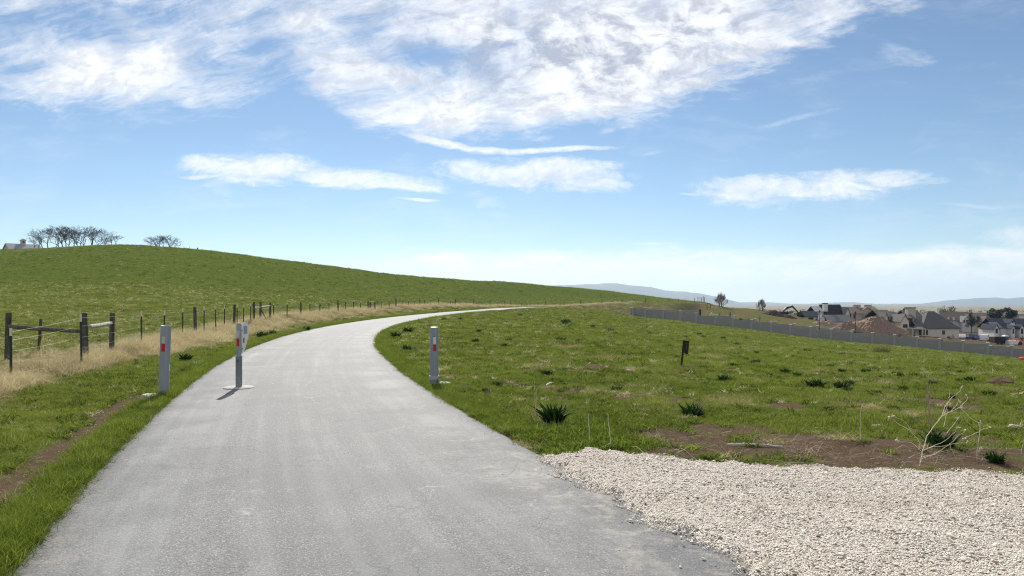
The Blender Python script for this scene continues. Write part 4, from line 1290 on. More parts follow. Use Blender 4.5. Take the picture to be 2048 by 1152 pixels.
FACE = -math.pi / 2
def left_bollard():
    p = gnd(327.0, 12.3)
    r = empty('bollard', p, 'plain galvanised steel bollard on the grass left of the path', 'bollard', 'bollards at the path')
    pp = pipe(0.083, 1.215).build('pipe', M_galv, r, smooth=True)
    tape_patch(0.083, 0.78, 0.915, FACE + 0.05, 0.060).build('red_reflector', M_redtape, r)
    tape_patch(0.083, 0.918, 1.035, FACE + 0.05, 0.056).build('pale_reflector', M_paletape, r)
    tape_patch(0.083, 0.45, 0.56, FACE + 1.62, 0.05).build('side_reflector', M_whitetape, r)
    slab('concrete_footing', r, 0.20, 0.17, 0.05, 4, (-0.13, -0.03))
    r.rotation_euler = (0.0, math.radians(2.0), 0)
    return r
def right_bollard():
    p = gnd(868.5, 14.1)
    r = empty('bollard', p, 'galvanised steel bollard with bolted sleeve at its foot, right of the path', 'bollard', 'bollards at the path')
    pipe(0.080, 1.12, cap=True).build('pipe', M_galv_d, r, smooth=True)
    s = MB(); s.lathe([(0.097, -0.1), (0.097, 0.165), (0.094, 0.172), (0.081, 0.172)], sides=32)
    sl = s.build('sleeve', M_galv, r, smooth=True)
    b = MB(); b.tube([(0.006, -0.090, 0.09), (0.006, -0.118, 0.09)], 0.014, 8); b.build('bolt', M_bolt, sl)
    b = MB(); b.tube([(-0.05, -0.075, 0.09), (-0.062, -0.104, 0.09)], 0.010, 8); b.build('bolt', M_bolt, sl)
    b = MB(); b.tube([(0.004, -0.078, 0.94), (0.004, -0.096, 0.94)], 0.013, 8); b.build('bolt', M_bolt, r)
    tape_patch(0.080, 0.655, 0.785, FACE + 0.22, 0.060).build('red_reflector', M_redtape, r)
    tape_patch(0.080, 0.788, 0.93, FACE + 0.18, 0.056).build('white_reflector', M_whitetape, r)
    slab('concrete_footing', r, 0.20, 0.18, 0.05, 8, (0.12, -0.05))
    return r
def middle_bollard():
    p = gnd(477.8, 13.36); p.z = hgt0(p.x, p.y) + 0.034
    r = empty('bollard', p, 'slim removable bollard in a thick sleeve standing on the asphalt with a white sign plate', 'bollard', 'bollards at the path')
    s = MB(); s.lathe([(0.058, -0.05), (0.058, 0.562), (0.060, 0.566), (0.060, 0.585), (0.056, 0.592), (0.046, 0.592)], sides=32)
    sl = s.build('sleeve', M_galv_d, r, smooth=True)
    b = MB(); b.tube([(0.004, -0.056, 0.50), (0.004, -0.078, 0.50)], 0.014, 10); b.tube([(0.004, -0.066, 0.47), (0.004, -0.066, 0.51)], 0.010, 8)
    b.build('padlock', M_bolt, sl)
    u = MB(); u.lathe([(0.045, 0.5), (0.045, 1.165), (0.042, 1.185), (0.034, 1.192)], sides=32)
    u.build('pipe', M_galv, r, smooth=True)
    tape_patch(0.045, 0.765, 0.905, FACE - 0.1, 0.056).build('red_reflector', M_redtape, r)
    tape_patch(0.045, 0.925, 1.05, FACE - 0.1, 0.056).build('pale_reflector', M_paletape, r)
    pl = MB(); pl.lathe([(0.272, -0.04), (0.272, 0.008), (0.265, 0.014), (0.06, 0.020)], sides=40)
    pl.build('base_plate', M_plate, r, smooth=True)
    # sign plate fixed beside the pipe, turned nearly edge on to the viewer
    ax = Vector((-0.09, 0.996, 0))            # along the plate, away from the viewer
    nr = Vector((0.996, 0.09, 0))           # its thin direction
    o = Vector((0.047, 0.02, 0))
    prof = [(0.0, 0.62), (0.0, 1.16), (0.08, 1.20), (0.34, 1.20), (0.44, 1.12), (0.44, 0.92), (0.20, 0.70)]
    sg = MB(); sg.prism([o + ax * a + Vector((0, 0, z)) for a, z in prof], nr * 0.004)
    sp = sg.build('sign_plate', M_white, r)
    q = MB(); q.prism([o + nr * 0.0042 + ax * a + Vector((0, 0, z)) for a, z in [(0.10, 0.98), (0.10, 1.13), (0.34, 1.13), (0.34, 0.98)]], nr * 0.002)
    q.build('grey_panel', M_signback, sp)
    q = MB(); q.prism([o + nr * 0.0042 + ax * a + Vector((0, 0, z)) for a, z in [(0.06, 0.82), (0.06, 0.91), (0.16, 0.91), (0.16, 0.82)]], nr * 0.002)
    q.build('red_panel', M_redtape, sp)
    for z in (0.72, 1.05):
        br = MB(); br.box(o + Vector((-0.01, 0.0, z)), (0.05, 0.03, 0.02)); br.build('bracket', M_galv_d, sp)
    return r
left_bollard(); right_bollard(); middle_bollard()

# ------------------------------------------------------------------ wire fence along the field
def fence_at(px):
    b = CX + F * FENCEL[:, 0] / FENCEL[:, 1]
    k = int(np.argmin(np.abs(b - px)))
    k0 = max(0, min(len(b) - 2, k if b[k] <= px else k - 1))
    t = (px - b[k0]) / (b[k0 + 1] - b[k0]) if b[k0 + 1] != b[k0] else 0
    q = FENCEL[k0] + (FENCEL[k0 + 1] - FENCEL[k0]) * max(0, min(1, t))
    return Vector((q[0], q[1], hgt(q[0], q[1])))

fence = empty('wire_fence', gnd(172, 17.7), 'long wire fence of steel and wooden posts between the straw and the hillside field', 'fence')
FO = fence.location.copy()
rgf = np.random.default_rng(6)
def wood_post(p, h, r=0.065, lean=0.02):
    mb = MB(); t = Vector((rgf.normal(0, lean), rgf.normal(0, lean), 1))
    pts = [Vector((0, 0, -0.2)), t * (h * 0.35), t * (h * 0.7), t * h]
    mb.tube(pts, [r * 1.06, r * 1.02, r * 0.98, r * 0.95], 10)
    return mb.build('wooden_post', M_wood, fence, loc=Vector(p) - FO)
def t_post(p, h, lean=0.025, w=1.0):
    mb = MB(); L = Vector((rgf.normal(0, lean), rgf.normal(0, lean * 0.6), 0))
    a = 0.020 * w
    # T section: a flange and a web, dark below and pale at the tip
    for z0, z1, mi in ((-0.2, h * 0.86, 0), (h * 0.86, h, 1)):
        for (cx_, cy_, sx, sy) in ((0, 0, a * 1.9, 0.008 * w), (0, 0.016 * w, 0.008 * w, a * 1.3)):
            b, t = L * z0, L * z1
            vs = []
            for c_, z in ((b, z0), (t, z1)):
                for ux, uy in ((-1, -1), (1, -1), (1, 1), (-1, 1)):
                    vs.append((c_.x + cx_ + ux * sx / 2, c_.y + cy_ + uy * sy / 2, z))
            mb.add(vs, [(3, 2, 1, 0), (4, 5, 6, 7), (0, 1, 5, 4), (1, 2, 6, 5), (2, 3, 7, 6), (3, 0, 4, 7)], mi)
    return mb.build('steel_post', [M_tpost, M_tip], fence, loc=Vector(p) - FO)

# corner brace in front: three stout posts and two rails
A_, B_, C_ = gnd(15, 17.7), gnd(172, 17.7), gnd(223, 20.4)
for p_, py in ((A_, 626), (B_, 626), (C_, 626)):
    wood_post(p_, zpx(py, p_.y) - p_.z, 0.068, 0.012)
def rail(p, q, z, mat, r=0.05):
    mb = MB(); a = Vector((p.x, p.y, p.z + z)) - FO; b = Vector((q.x, q.y, q.z + z)) - FO
    mb.tube([a, a.lerp(b, 0.5) + Vector((0, 0, -0.012)), b], [r, r * 0.97, r * 0.9], 10)
    return mb.build('rail', mat, fence)
zr_ = zpx(653, 17.7)
rail(A_ + Vector((0.04, -0.0, 0)), B_, zr_ - A_.z, M_darkrail, 0.052)
rail(B_ + Vector((0.05, 0.05, 0)), C_, zpx(650, 19) - B_.z, M_palewood, 0.055)
wood_post(gnd(80, 24), 0.74, 0.04)
far_post = gnd(-60, 17.9); wood_post(far_post, 1.33, 0.068)
# posts by bearing: (photo column, kind, top row)
POSTS = [(22, 't', 656), (163, 't', 628), (283, 't', 622), (327, 't', 621), (365, 't', 616), (391, 'w', 614), (408, 't', 613), (432, 't', 612), (449, 't', 610.5), (468, 'w', 609),
         (474, 't', 609), (487, 't', 609), (501, 't', 607), (508, 'w', 604), (520.5, 'w', 604), (540.5, 'w', 605), (547.5, 't', 605.5), (574, 't', 607.5), (601.5, 'w', 604.5), (620, 't', 605.5),
         (639.5, 't', 607), (658, 't', 608), (676.5, 'w', 604), (691.5, 't', 607), (707, 't', 607), (720.5, 't', 606), (736, 'w', 602), (740.5, 'w', 601.5), (750, 'w', 602), (763.5, 't', 605),
         (778.5, 't', 605), (792, 'w', 601), (804.5, 't', 604), (817.5, 't', 604.5), (828.5, 't', 604), (840, 'w', 602), (849, 't', 603.5), (862, 't', 604.5), (877.5, 'w', 599), (886, 't', 602), (901, 't', 601),
         (911, 'w', 597.5), (922, 't', 601.5), (934, 't', 601.5), (947.5, 'w', 598), (964, 't', 602), (980, 'w', 599.5), (995, 't', 602.5), (1010, 'w', 601.5), (1022, 'w', 603), (1033, 't', 604), (1043, 't', 604),
         (1060, 't', 603.5), (1075, 't', 603.5), (1090.5, 'w', 602), (1110, 't', 603.5), (1128, 'w', 601.5), (1144, 't', 602.5), (1161, 'w', 601), (1182, 't', 601), (1204, 'w', 600.5), (1225, 't', 600.5),
         (1244, 'w', 598.5), (1268, 't', 599.5), (1291, 'w', 597), (1315, 't', 598), (1338, 'w', 596), (1357, 't', 596.5), (1372, 't', 596), (1389, 'w', 594)]
tops = []
for px, kd, py in POSTS:
    p = gnd(22, 14.0) if px == 22 else gnd(163, 16.7) if px == 163 else fence_at(px)
    h = zpx(py, p.y) - p.z
    h = max(1.05, min(1.6, h))
    if kd == 'w': wood_post(p, h, 0.065 if p.y < 70 else 0.075)
    else: t_post(p, h, 0.02, 1.25 if p.y < 40 else 1.7)
    tops.append((p, h))
# brace rails of the two further braces
for a, b, z in ((508, 540.5, 0.93), (736, 750, 0.98)):
    rail(fence_at(a), fence_at(b), z, M_palewood, 0.05)
rail(fence_at(1010), fence_at(1022), 0.95, M_palewood, 0.05)
mb = MB(); q1, q2 = fence_at(521), fence_at(533)
mb.tube([q1 + Vector((0, 0, 0.85)) - FO, q2 + Vector((0, 0, 0.1)) - FO], 0.03, 8); mb.build('brace', M_wood, fence)
mb = MB(); mb.tube([gnd(80, 19) + Vector((0, 0, 0.75)) - FO, gnd(77, 21) - FO], 0.035, 8); mb.build('brace', M_wood, fence)
# strands, sagging a little between posts, and the woven stays
tp = sorted([t for t in tops], key=lambda t: t[0].y)
for frac in (0.18, 0.38, 0.58, 0.78, 0.93):
    mb = MB()
    pts, rad = [], []
    for (p, h), (p2, h2) in zip(tp[:-1], tp[1:]):
        for t in (0, 0.5):
            q = p.lerp(p2, t); hh = h + (h2 - h) * t
            pts.append(q + Vector((0, -0.03, hh * frac - (0.02 if t else 0))) - FO)
            rad.append(0.0016 + 0.00003 * q.y)
    mb.tube(pts, rad, 4)
    mb.build('wire', M_wire, fence)
net, up_ = [], False
for (p, h), (p2, h2) in zip(tp[:18], tp[1:19]):
    n = max(2, int((p2 - p).length / 0.32))
    for k in range(n):
        q = p.lerp(p2, k / n) + Vector((0, -0.03, 0)) - FO
        a, b = q + Vector((0, 0, h * 0.1)), q + Vector((0, 0, h * 0.78))
        net += [b, a] if up_ else [a, b]
        up_ = not up_
mb = MB(); mb.tube(net, 0.0014, 3); mb.build('woven_wire', M_wire, fence)
for a, b in ((gnd(-60, 17.9), A_), (A_, B_)):
    for fr in (0.2, 0.35, 0.5, 0.62):
        mb = MB()
        mb.tube([a + Vector((0, 0, 1.3 * fr)) - FO, a.lerp(b, 0.5) + Vector((0, 0, 1.3 * fr - 0.03)) - FO, b + Vector((0, 0, 1.3 * fr)) - FO], 0.0018, 4)
        mb.build('wire', M_wire, fence)
# end brace on the bank where the fence stops
eb = empty('fence_brace', gnd(1401, 241), 'small wooden end brace of posts on the bank where the wire fence stops', 'fence brace')
for dx_, hh in ((-0.9, 1.8), (-0.2, 1.2), (0.3, 1.4), (0.9, 1.9), (1.3, 1.6)):
    mb = MB(); mb.tube([(dx_, 0, -0.3), (dx_ + 0.05, 0, hh)], 0.085, 8); mb.build('post', M_wood, eb)
mb = MB(); mb.tube([(-0.9, 0, 1.3), (0.9, 0, 1.45)], 0.05, 8); mb.build('rail', M_wood, eb)

# ------------------------------------------------------------------ leaning rusty marker post in the meadow
p = hit(1361.5, 733)
mk = empty('marker_post', p, 'leaning rusty brown steel marker post with a plate near its top in the meadow', 'marker post')
s_ = p.y / F
mb = MB()
mb.box((0, 0, 0), (0.050, 0.006, 0.74)); mb.box((-0.015, 0.013, 0), (0.005, 0.024, 0.74))
o = mb.build('post', M_rust, mk); o.location = (0.045, 0, 0.27); o.rotation_euler = (0, math.radians(6.5), 0)
mb = MB(); w_, h_ = 0.165, 0.345
mb.prism([(-w_ / 2, 0, -h_ / 2 + 0.02), (-0.01, 0, -h_ / 2 + 0.025), (0.005, 0, -h_ / 2), (w_ / 2, 0, -h_ / 2), (w_ / 2, 0, h_ / 2 - 0.012), (-w_ / 2, 0, h_ / 2)], (0, 0.006, 0))
o = mb.build('plate', M_rust, mk); o.location = (0.118, -0.012, 0.475); o.rotation_euler = (0, math.radians(4.5), 0)
M_mark = simple('flaked_pale_marking', (0.14, 0.12, 0.10), 0.8, vary=0.6, scale=60)
for zz in (-0.02, 0.03, 0.09):
    mb = MB(); mb.box((0.028, -0.002, zz), (0.018, 0.003, 0.026)); mb.build('marking', M_mark, o)

# ------------------------------------------------------------------ dark green weeds
def weed_mat(name, lo, hi):
    m, g, out = new_mat(name)
    own = g.attr('own'); n = g.noise(g.coord('Object'), 14, 4, 0.6)
    c = g.mix(own * 0.6 + n * 0.4, lo, hi)
    b = bsdf(g, c, 0.8, 0, 0.12)
    tr = g.node('ShaderNodeBsdfTranslucent'); g.put(tr.inputs['Color'], c)
    mx = g.node('ShaderNodeMixShader'); mx.inputs[0].default_value = 0.2
    g.t.links.new(b.outputs[0], mx.inputs[1]); g.t.links.new(tr.outputs[0], mx.inputs[2]); g.t.links.new(mx.outputs[0], out.inputs[0])
    return m
M_weed = weed_mat('weed_leaf', (0.008, 0.026, 0.006), (0.034, 0.080, 0.014))
M_brush = weed_mat('dead_brush_leaf', (0.05, 0.035, 0.02), (0.20, 0.14, 0.085))
leaf_w = lambda t: 0.55 + 1.5 * math.sin(math.pi * min(1, t * 0.95 + 0.08))
W_sh = [clump_mesh('weed_leaves', 120, 0.17, 0.10, 0.32, 0.024, 0.5, M_weed, 700 + i, 0.30, 4, leaf_w) for i in range(4)]
W_big = clump_mesh('rosette_leaves', 84, 0.08, 0.24, 0.42, 0.036, 0.32, M_weed, 720, 0.30, 5, leaf_w)
W_br = clump_mesh('brush_twigs', 160, 0.30, 0.3, 0.8, 0.012, 0.3, M_brush, 730, 0.4, 4)
def plant(name, me, p, s, label, cat, group=None, rz=0.0, sz=None):
    o = bpy.data.objects.new(name, me); COL.objects.link(o)
    o.location = p; o.scale = (s, s, sz or s); o.rotation_euler = (0, 0, rz)
    return tag(o, label, cat, group)
rgw = np.random.default_rng(12)
plant('weed_rosette', W_big, hit(1107, 850), 1.0, 'big dark green rosette weed with broad pointed leaves near the gravel edge', 'weed', None, 0.6, 1.08)
WG = 'dark weed clumps'
named = [
    ((370, 722), 0.66, 'dark weed clump beside the left bollard, the larger one'),
    ((372, 747), 0.42, 'low dark weed clump beside the left bollard, nearer to the path'),
    ((526, 675), 0.95, 'dark weed clump on the left verge just beyond the middle bollard'),
    ((547, 670), 0.75, 'smaller dark weed clump on the left verge beyond the middle bollard'),
    ((612, 662), 0.8, 'low dark weed clump on the left verge close to the curve of the path'),
    ((790, 675), 0.9, 'dark weed clump at the inner edge of the curving path'),
    ((815, 666), 1.0, 'tall dark weed clump above the inner edge of the curving path'),
    ((814, 700), 0.62, 'dark weed clump midway between the path edge and the right bollard'),
    ((1632, 775), 0.62, 'wide dark weed clump in the right meadow, the largest there'),
    ((1682, 776), 0.5, 'flat dark weed clump to the right of the largest clump in the meadow'),
    ((1700, 770), 0.34, 'small weed clump at the right end of a row of three in the meadow'),
    ((1880, 893), 0.60, 'bushy dark green weed behind the dead branching stalk'),
    ((1992, 925), 0.34, 'dark weed tuft on the bare soil at the gravel edge far right'),
    ((1385, 830), 0.6, 'spreading grey green weed patch behind the gravel in the meadow'),
]
for (q, s, lb) in named:
    plant('weed_clump', W_sh[int(rgw.integers(0, 4))], hit(*q), s * 1.3, lb, 'weed', WG, rgw.uniform(0, 6), s * 1.7)
small = [(950, 684, 14), (1008, 692, 11), (903, 790, 14), (1132, 646, 18), (957, 663, 10), (1159, 684, 12), (1121, 681, 18), (1372, 675, 9), (1398, 669, 9), (1407, 675, 8), (1447, 677, 8), (1472, 690, 12), (1512, 706, 10),
         (1613, 704, 13), (1570, 746, 20), (1595, 751, 14), (1468, 733, 13), (1537, 750, 12), (1451, 762, 26), (1301, 670, 9), (1352, 716, 12), (1340, 694, 9), (1492, 720, 9), (1660, 735, 12), (1702, 728, 10), (1745, 740, 12),
         (1830, 752, 14), (1866, 771, 16), (1940, 763, 18), (1905, 822, 22), (1790, 820, 20), (1660, 823, 18), (920, 640, 9), (888, 641, 10), (1040, 632, 9), (1064, 634, 8), (1010, 645, 8), (858, 654, 10), (1185, 655, 10), (1230, 668, 9)]
for _ in range(30):
    _a, _b = rgw.uniform(900, 2040), rgw.uniform(0, 1)
    _lim = 640 + max(0, (_a - 1150)) * 0.098
    small.append((_a, _lim + (800 - _lim) * _b ** 1.5, rgw.uniform(8, 15) * (0.7 + 0.8 * _b)))
for (a, b, w) in small:
    q = hit(a, b)
    plant('weed_clump', W_sh[int(rgw.integers(0, 4))], q, w * q.y / F / 0.36, 'small dark weed clump dotted among the meadow grass right of the path', 'weed', 'small weeds in the meadow', rgw.uniform(0, 6), w * q.y / F / 0.36 + 0.05)
plant('dead_brush', W_br, hit(1768, 706), 1.6, 'brown dead brush pile on the grass before the long grey wall', 'brush', None, 0.4, 1.35)
plant('dead_brush', W_br, hit(1752, 705), 0.9, 'small grey brown dead bush left of the brown brush pile', 'brush', None, 1.9, 0.8)

# ------------------------------------------------------------------ dead stalks at the gravel edge
M_stalk = simple('bleached_stalk', (0.62, 0.54, 0.40), 0.8, vary=0.3, scale=12)
M_stalk_d = simple('brown_stalk', (0.28, 0.21, 0.13), 0.8, vary=0.35, scale=12)
rgs = np.random.default_rng(31)
def stalk(name, lines, base_px, mat, label, cat='dead weed', r0=0.006, depth=0.25, heads=True, off=(1648, 720, 4.8), group=None):
    """stems traced as (x, y) points of the zoomed photograph, spread over a real depth"""
    bx, by = off[0] + base_px[0] / off[2], off[1] + base_px[1] / off[2]
    b = hit(bx, by)
    root = empty(name, b, label, cat, group)
    mb = MB()
    for li, ln in enumerate(lines):
        zig = rgs.uniform(-1, 1)
        pts = []
        n = len(ln)
        for k, (sx, sy) in enumerate(ln):
            px, py = off[0] + sx / off[2], off[1] + sy / off[2]
            d_ = math.hypot(sx - base_px[0], sy - base_px[1]) / 800.0
            Y = b.y + zig * depth * d_
            pts.append(at(px, py, Y) - b)
        ref = []
        for k in range(len(pts) - 1):
            for t in (0, 0.5):
                ref.append(pts[k].lerp(pts[k + 1], t) + Vector((rgs.normal(0, .004), rgs.normal(0, .004), rgs.normal(0, .003))) * (1 if t else 0.3))
        ref.append(pts[-1])
        m_ = len(ref)
        r_a = r0 * (1.0 if li == 0 else 0.62)
        mb.tube(ref, [r_a * (1 - 0.72 * k / (m_ - 1)) for k in range(m_)], 5)
        if heads and li < 9:
            e = ref[-1]; hd = MB()
            for _ in range(5):
                hd.tube([e, e + Vector(rgs.normal(0, 0.014, 3))], [0.003, 0.006], 4)
            hd.build('seed_head', M_stalk, root)
    mb.build('stem', mat, root)
    return root
stalk('dead_stalk', [
    [(920, 1020), (945, 880), (985, 730), (1050, 640), (1130, 540), (1160, 450), (1210, 380), (1270, 330), (1305, 300), (1315, 265)],
    [(1130, 540), (1220, 495), (1310, 450), (1370, 390), (1380, 355), (1362, 340)],
    [(1225, 490), (1270, 440), (1300, 390)],
    [(942, 888), (900, 845), (840, 795), (800, 790), (740, 785), (700, 760)],
    [(945, 835), (900, 760), (830, 680), (790, 610), (740, 570), (660, 540)],
    [(820, 672), (740, 630), (680, 590), (620, 548)],
    [(955, 870), (1040, 830), (1120, 800), (1200, 745), (1260, 690), (1280, 645)],
    [(960, 862), (1060, 830), (1200, 812), (1300, 800), (1385, 785)],
    [(930, 935), (1040, 910), (1120, 870), (1190, 820), (1290, 720), (1350, 680)],
    [(1200, 365), (1208, 320), (1203, 290)],
    [(1150, 520), (1180, 450), (1195, 400)],
    [(1150, 640), (1170, 540), (1185, 470)],
    [(1180, 700), (1230, 640), (1280, 570), (1310, 530)],
    [(1210, 800), (1220, 860), (1250, 910), (1270, 940)],
    [(935, 950), (1080, 900), (1200, 990), (1330, 1040)],
], (920, 1020), M_stalk, 'tall bleached dead weed with many crooked branching stems at the gravel edge', r0=0.0052)
stalk('dead_stalk', [
    [(1468, 945), (1478, 830), (1490, 740), (1500, 640), (1480, 605), (1400, 550), (1340, 490), (1320, 450)],
    [(1490, 690), (1540, 660), (1580, 640)],
    [(1485, 690), (1420, 720), (1350, 755)],
    [(1500, 640), (1503, 600)],
    [(1480, 880), (1510, 845)],
], (1468, 945), M_stalk, 'single bent pale dead stalk standing right of the big branching dead weed', r0=0.005)
stalk('feathery_weed', [[(1035, 830), (1030, 650), (1010, 520), (1000, 400), (995, 280), (990, 150)]] +
      [[(1020 - 2 * k, 600 - 40 * k), (1000 + (22 if k % 2 else -28), 520 - 42 * k), (1000 + (34 if k % 2 else -32), 440 - 36 * k)] for k in range(8)] +
      [[(1028, 640), (985, 520), (955, 410)], [(1030, 660), (1060, 520), (1075, 440)], [(1005, 500), (985, 350), (975, 230)], [(1005, 480), (1025, 330), (1030, 250)]],
      (1035, 830), M_stalk_d, 'upright brown feathery dead plume behind the branching dead weed', r0=0.006, heads=False)
O2 = (1040, 720, 5.12)
stalk('dry_stem', [[(165, 650), (160, 480), (152, 330), (148, 195)], [(160, 480), (165, 380), (168, 290)]], (165, 650), M_stalk, 'thin upright dry stem standing by the dark rosette weed', 'dry stem', 0.006, 0.1, False, O2)
stalk('dry_stem', [[(712, 880), (708, 750), (700, 640), (697, 550)], [(712, 880), (730, 830), (750, 800)]], (712, 880), M_stalk, 'upright dry stem in the clover at the gravel tip, left of a forked one', 'dry stem', 0.006, 0.1, False, O2)
stalk('dry_stem', [[(935, 910), (925, 800), (915, 700), (903, 560), (890, 530)], [(920, 700), (905, 660)], [(930, 850), (850, 890), (740, 915)], [(1015, 915), (1025, 850)]], (935, 910), M_stalk, 'forked dry stem at the gravel tip with a shoot lying to the left', 'dry stem', 0.006, 0.1, False, O2)
stalk('dry_stem', [[(350, 780), (352, 620), (350, 490), (365, 465)], [(352, 700), (320, 590)]], (350, 780), M_stalk, 'slim dry stem in the grass left of the big dead weed', 'dry stem', 0.004, 0.1, False)
stalk('dry_stem', [[(1605, 885), (1612, 740), (1616, 590)], [(1608, 800), (1630, 720)]], (1605, 885), M_stalk_d, 'slim greenish dry stem in the grass right of the bent dead stalk', 'dry stem', 0.004, 0.1, False)
stalk('dry_stem', [[(1895, 915), (1905, 830), (1915, 780)]], (1895, 915), M_stalk, 'short dry stem with a pale head at the far right of the bare soil', 'dry stem', 0.004, 0.1, True)
for q, lb in (((1216, 690), 'thin grey survey stake standing alone in the middle of the meadow'), ((1168, 632), 'short dark stake where the meadow meets the far dry bank')):
    b = hit(*q); e = empty('stake', b, lb, 'stake')
    hh = (30 if q[0] == 1216 else 8) * b.y / F
    mb = MB(); mb.tube([(0, 0, -0.1), (0.02, 0, hh)], 0.010 if q[0] == 1216 else 0.05, 6); mb.build('shaft', M_stalk_d if q[0] == 1216 else M_wood, e)
    mb = MB(); mb.lathe([(0.013 if q[0] == 1216 else 0.055, hh - 0.05), (0.013 if q[0] == 1216 else 0.055, hh)], c=(0.02, 0, 0), sides=8); mb.build('tip', M_tpost, e)

# lying brush, broken stems and stones on the soil behind the gravel
def litter():
    rg = np.random.default_rng(77); mb = MB()
    for k in range(400):
        if k < 240: px, py = rg.uniform(1560, 2300), rg.normal(918, 12)
        else: px, py = rg.uniform(1290, 1700), rg.uniform(868, 925)
        if py < 866: continue
        Y = F * H / (py - HY); x = (px - CX) * Y / F
        L = rg.uniform(0.05, 0.34) * (1 if k % 3 else 0.5); a = rg.normal(0, 0.6) + (math.pi if rg.random() < 0.5 else 0)
        z = hgt(x, Y); up = rg.uniform(0.0, 0.09)
        p = Vector((x, Y, z + 0.012)); dv = Vector((math.cos(a), math.sin(a) * 0.7, 0)) * L
        mid = p + dv * 0.5 + Vector((rg.normal(0, 0.02), rg.normal(0, 0.02), up))
        mb.tube([p, mid, p + dv + Vector((0, 0, up * rg.uniform(0, 1.2)))], [0.0028, 0.0024, 0.0012], 4, mi=1 if k % 4 == 0 else 0)
    o = mb.build('brush_litter', [M_stalk_d, M_stalk])
    o['kind'] = 'stuff'; o['label'] = 'tangle of dry broken stems lying on the bare soil behind the gravel'; o['category'] = 'litter'
litter()
M_rock = simple('pale_rock', (0.52, 0.45, 0.36), 0.9, vary=0.25, scale=9, bump=0.5)
M_bleach = simple('bleached_timber', (0.86, 0.81, 0.72), 0.8, vary=0.2, scale=10)
def rock(px, py, w, h, seed, label, cat='rock', mat=None, name='rock', dep=0.8):
    b = hit(px, py); s = b.y / F
    bm = bmesh.new(); bmesh.ops.create_icosphere(bm, subdivisions=3, radius=0.5)
    rg = np.random.default_rng(seed); d = [Vector(rg.normal(0, 1, 3)).normalized() for _ in range(9)]
    for v in bm.verts:
        k = 1 + sum(0.05 * math.sin(6 * v.co.dot(q) + i) for i, q in enumerate(d))
        for q in d[:6]:
            t = v.co.dot(q)
            if t > 0.33: v.co -= q * (t - 0.33) * 0.85
        v.co *= k
    me = bpy.data.meshes.new(name); bm.to_mesh(me); bm.free(); me.materials.append(mat or M_rock)
    o = bpy.data.objects.new(name, me); COL.objects.link(o); o.location = b + Vector((0, 0, h * s * 0.25)); o.scale = (w * s, w * s * dep, h * s * 1.5)
    o.rotation_euler = (0, 0, rg.uniform(-0.3, 0.3))
    return tag(o, label, cat)
rock(2027, 857, 30, 9, 1, 'flat tan rock lying in the grass at the far right of the meadow')
rock(1752, 852, 34, 5, 2, 'low white flat stone in the grass left of the dead weed')
rock(1912, 840, 16, 5, 3, 'small white stone in the grass behind the dead weed')
rock(1942, 788, 9, 4, 5, 'small pale stone below the red brown earth mound in the meadow')
rock(1253, 742, 20, 3, 6, 'flat white scrap of stone beside a bare patch in the mid meadow')
rock(2003, 768, 42, 13, 9, 'low red brown earth mound in the meadow near the right edge', 'earth mound', simple('red_brown_earth', (0.10, 0.050, 0.032), 0.95, vary=0.4, scale=6, bump=0.8), 'earth_mound')
def stick(pa, pb, r, label, mat=None, kink=0.02):
    a, b = hit(*pa), hit(*pb)
    mb = MB(); o0 = a.copy(); mid = (b - a) * 0.55 + Vector((0, 0, kink))
    mb.tube([(0, 0, r * 1.2), mid * 0.5 + Vector((0, 0, r + kink * 0.6)), mid + Vector((0, 0, r)), (b - a) + Vector((0, 0, r * 1.1))], [r, r * 0.95, r * 0.85, r * 0.6], 7)
    for t in (0.25, 0.7):
        q = (b - a) * t + Vector((0, 0, r))
        mb.tube([q, q + Vector((0.05, 0.02, 0.03))], [r * 0.5, r * 0.3], 5)
    o = mb.build('stick', mat or M_bleach); o.location = o0
    return tag(o, label, 'stick')
stick((1455, 890), (1565, 895), 0.011, 'long white bleached stick lying on the bare soil behind the gravel', None, 0.012)
stick((1092, 771), (1106, 766), 0.012, 'short pale stick in the grass of the middle meadow')
# ------------------------------------------------------------------ long grey walls of the building estate
def masonry(name, a, b, bw=0.4, bh=0.2):
    m, g, out = new_mat(name)
    P = g.coord('Object')
    n1 = g.noise(P, 1.2, 5, 0.6); n2 = g.noise(P, 9, 5, 0.65)
    c = g.mix(n2, a, b)
    c = g.mix(g.smooth(n1, 0.5, 0.75) * 0.35, c, tuple(q * 1.25 for q in b))
    x, y, z = g.sep(P)
    row = g.math('FRACT', z / bh)
    j = g.smooth(row, 0.10, 0.03)
    c = g.mix(j * 0.4, c, tuple(q * 0.5 for q in a))
    bb = bsdf(g, c, 0.9, 0, 0.2, g.bump(n2, 0.5, 0.03))
    g.t.links.new(bb.outputs[0], out.inputs[0])
    return m
M_wallp = masonry('grey_precast_panel', (0.22, 0.203, 0.185), (0.38, 0.355, 0.33))
M_pillar = simple('grey_precast_pillar', (0.36, 0.34, 0.315), 0.9, vary=0.2, scale=5)
M_cap = simple('pale_cap_stone', (0.72, 0.69, 0.64), 0.9, vary=0.15, scale=5)

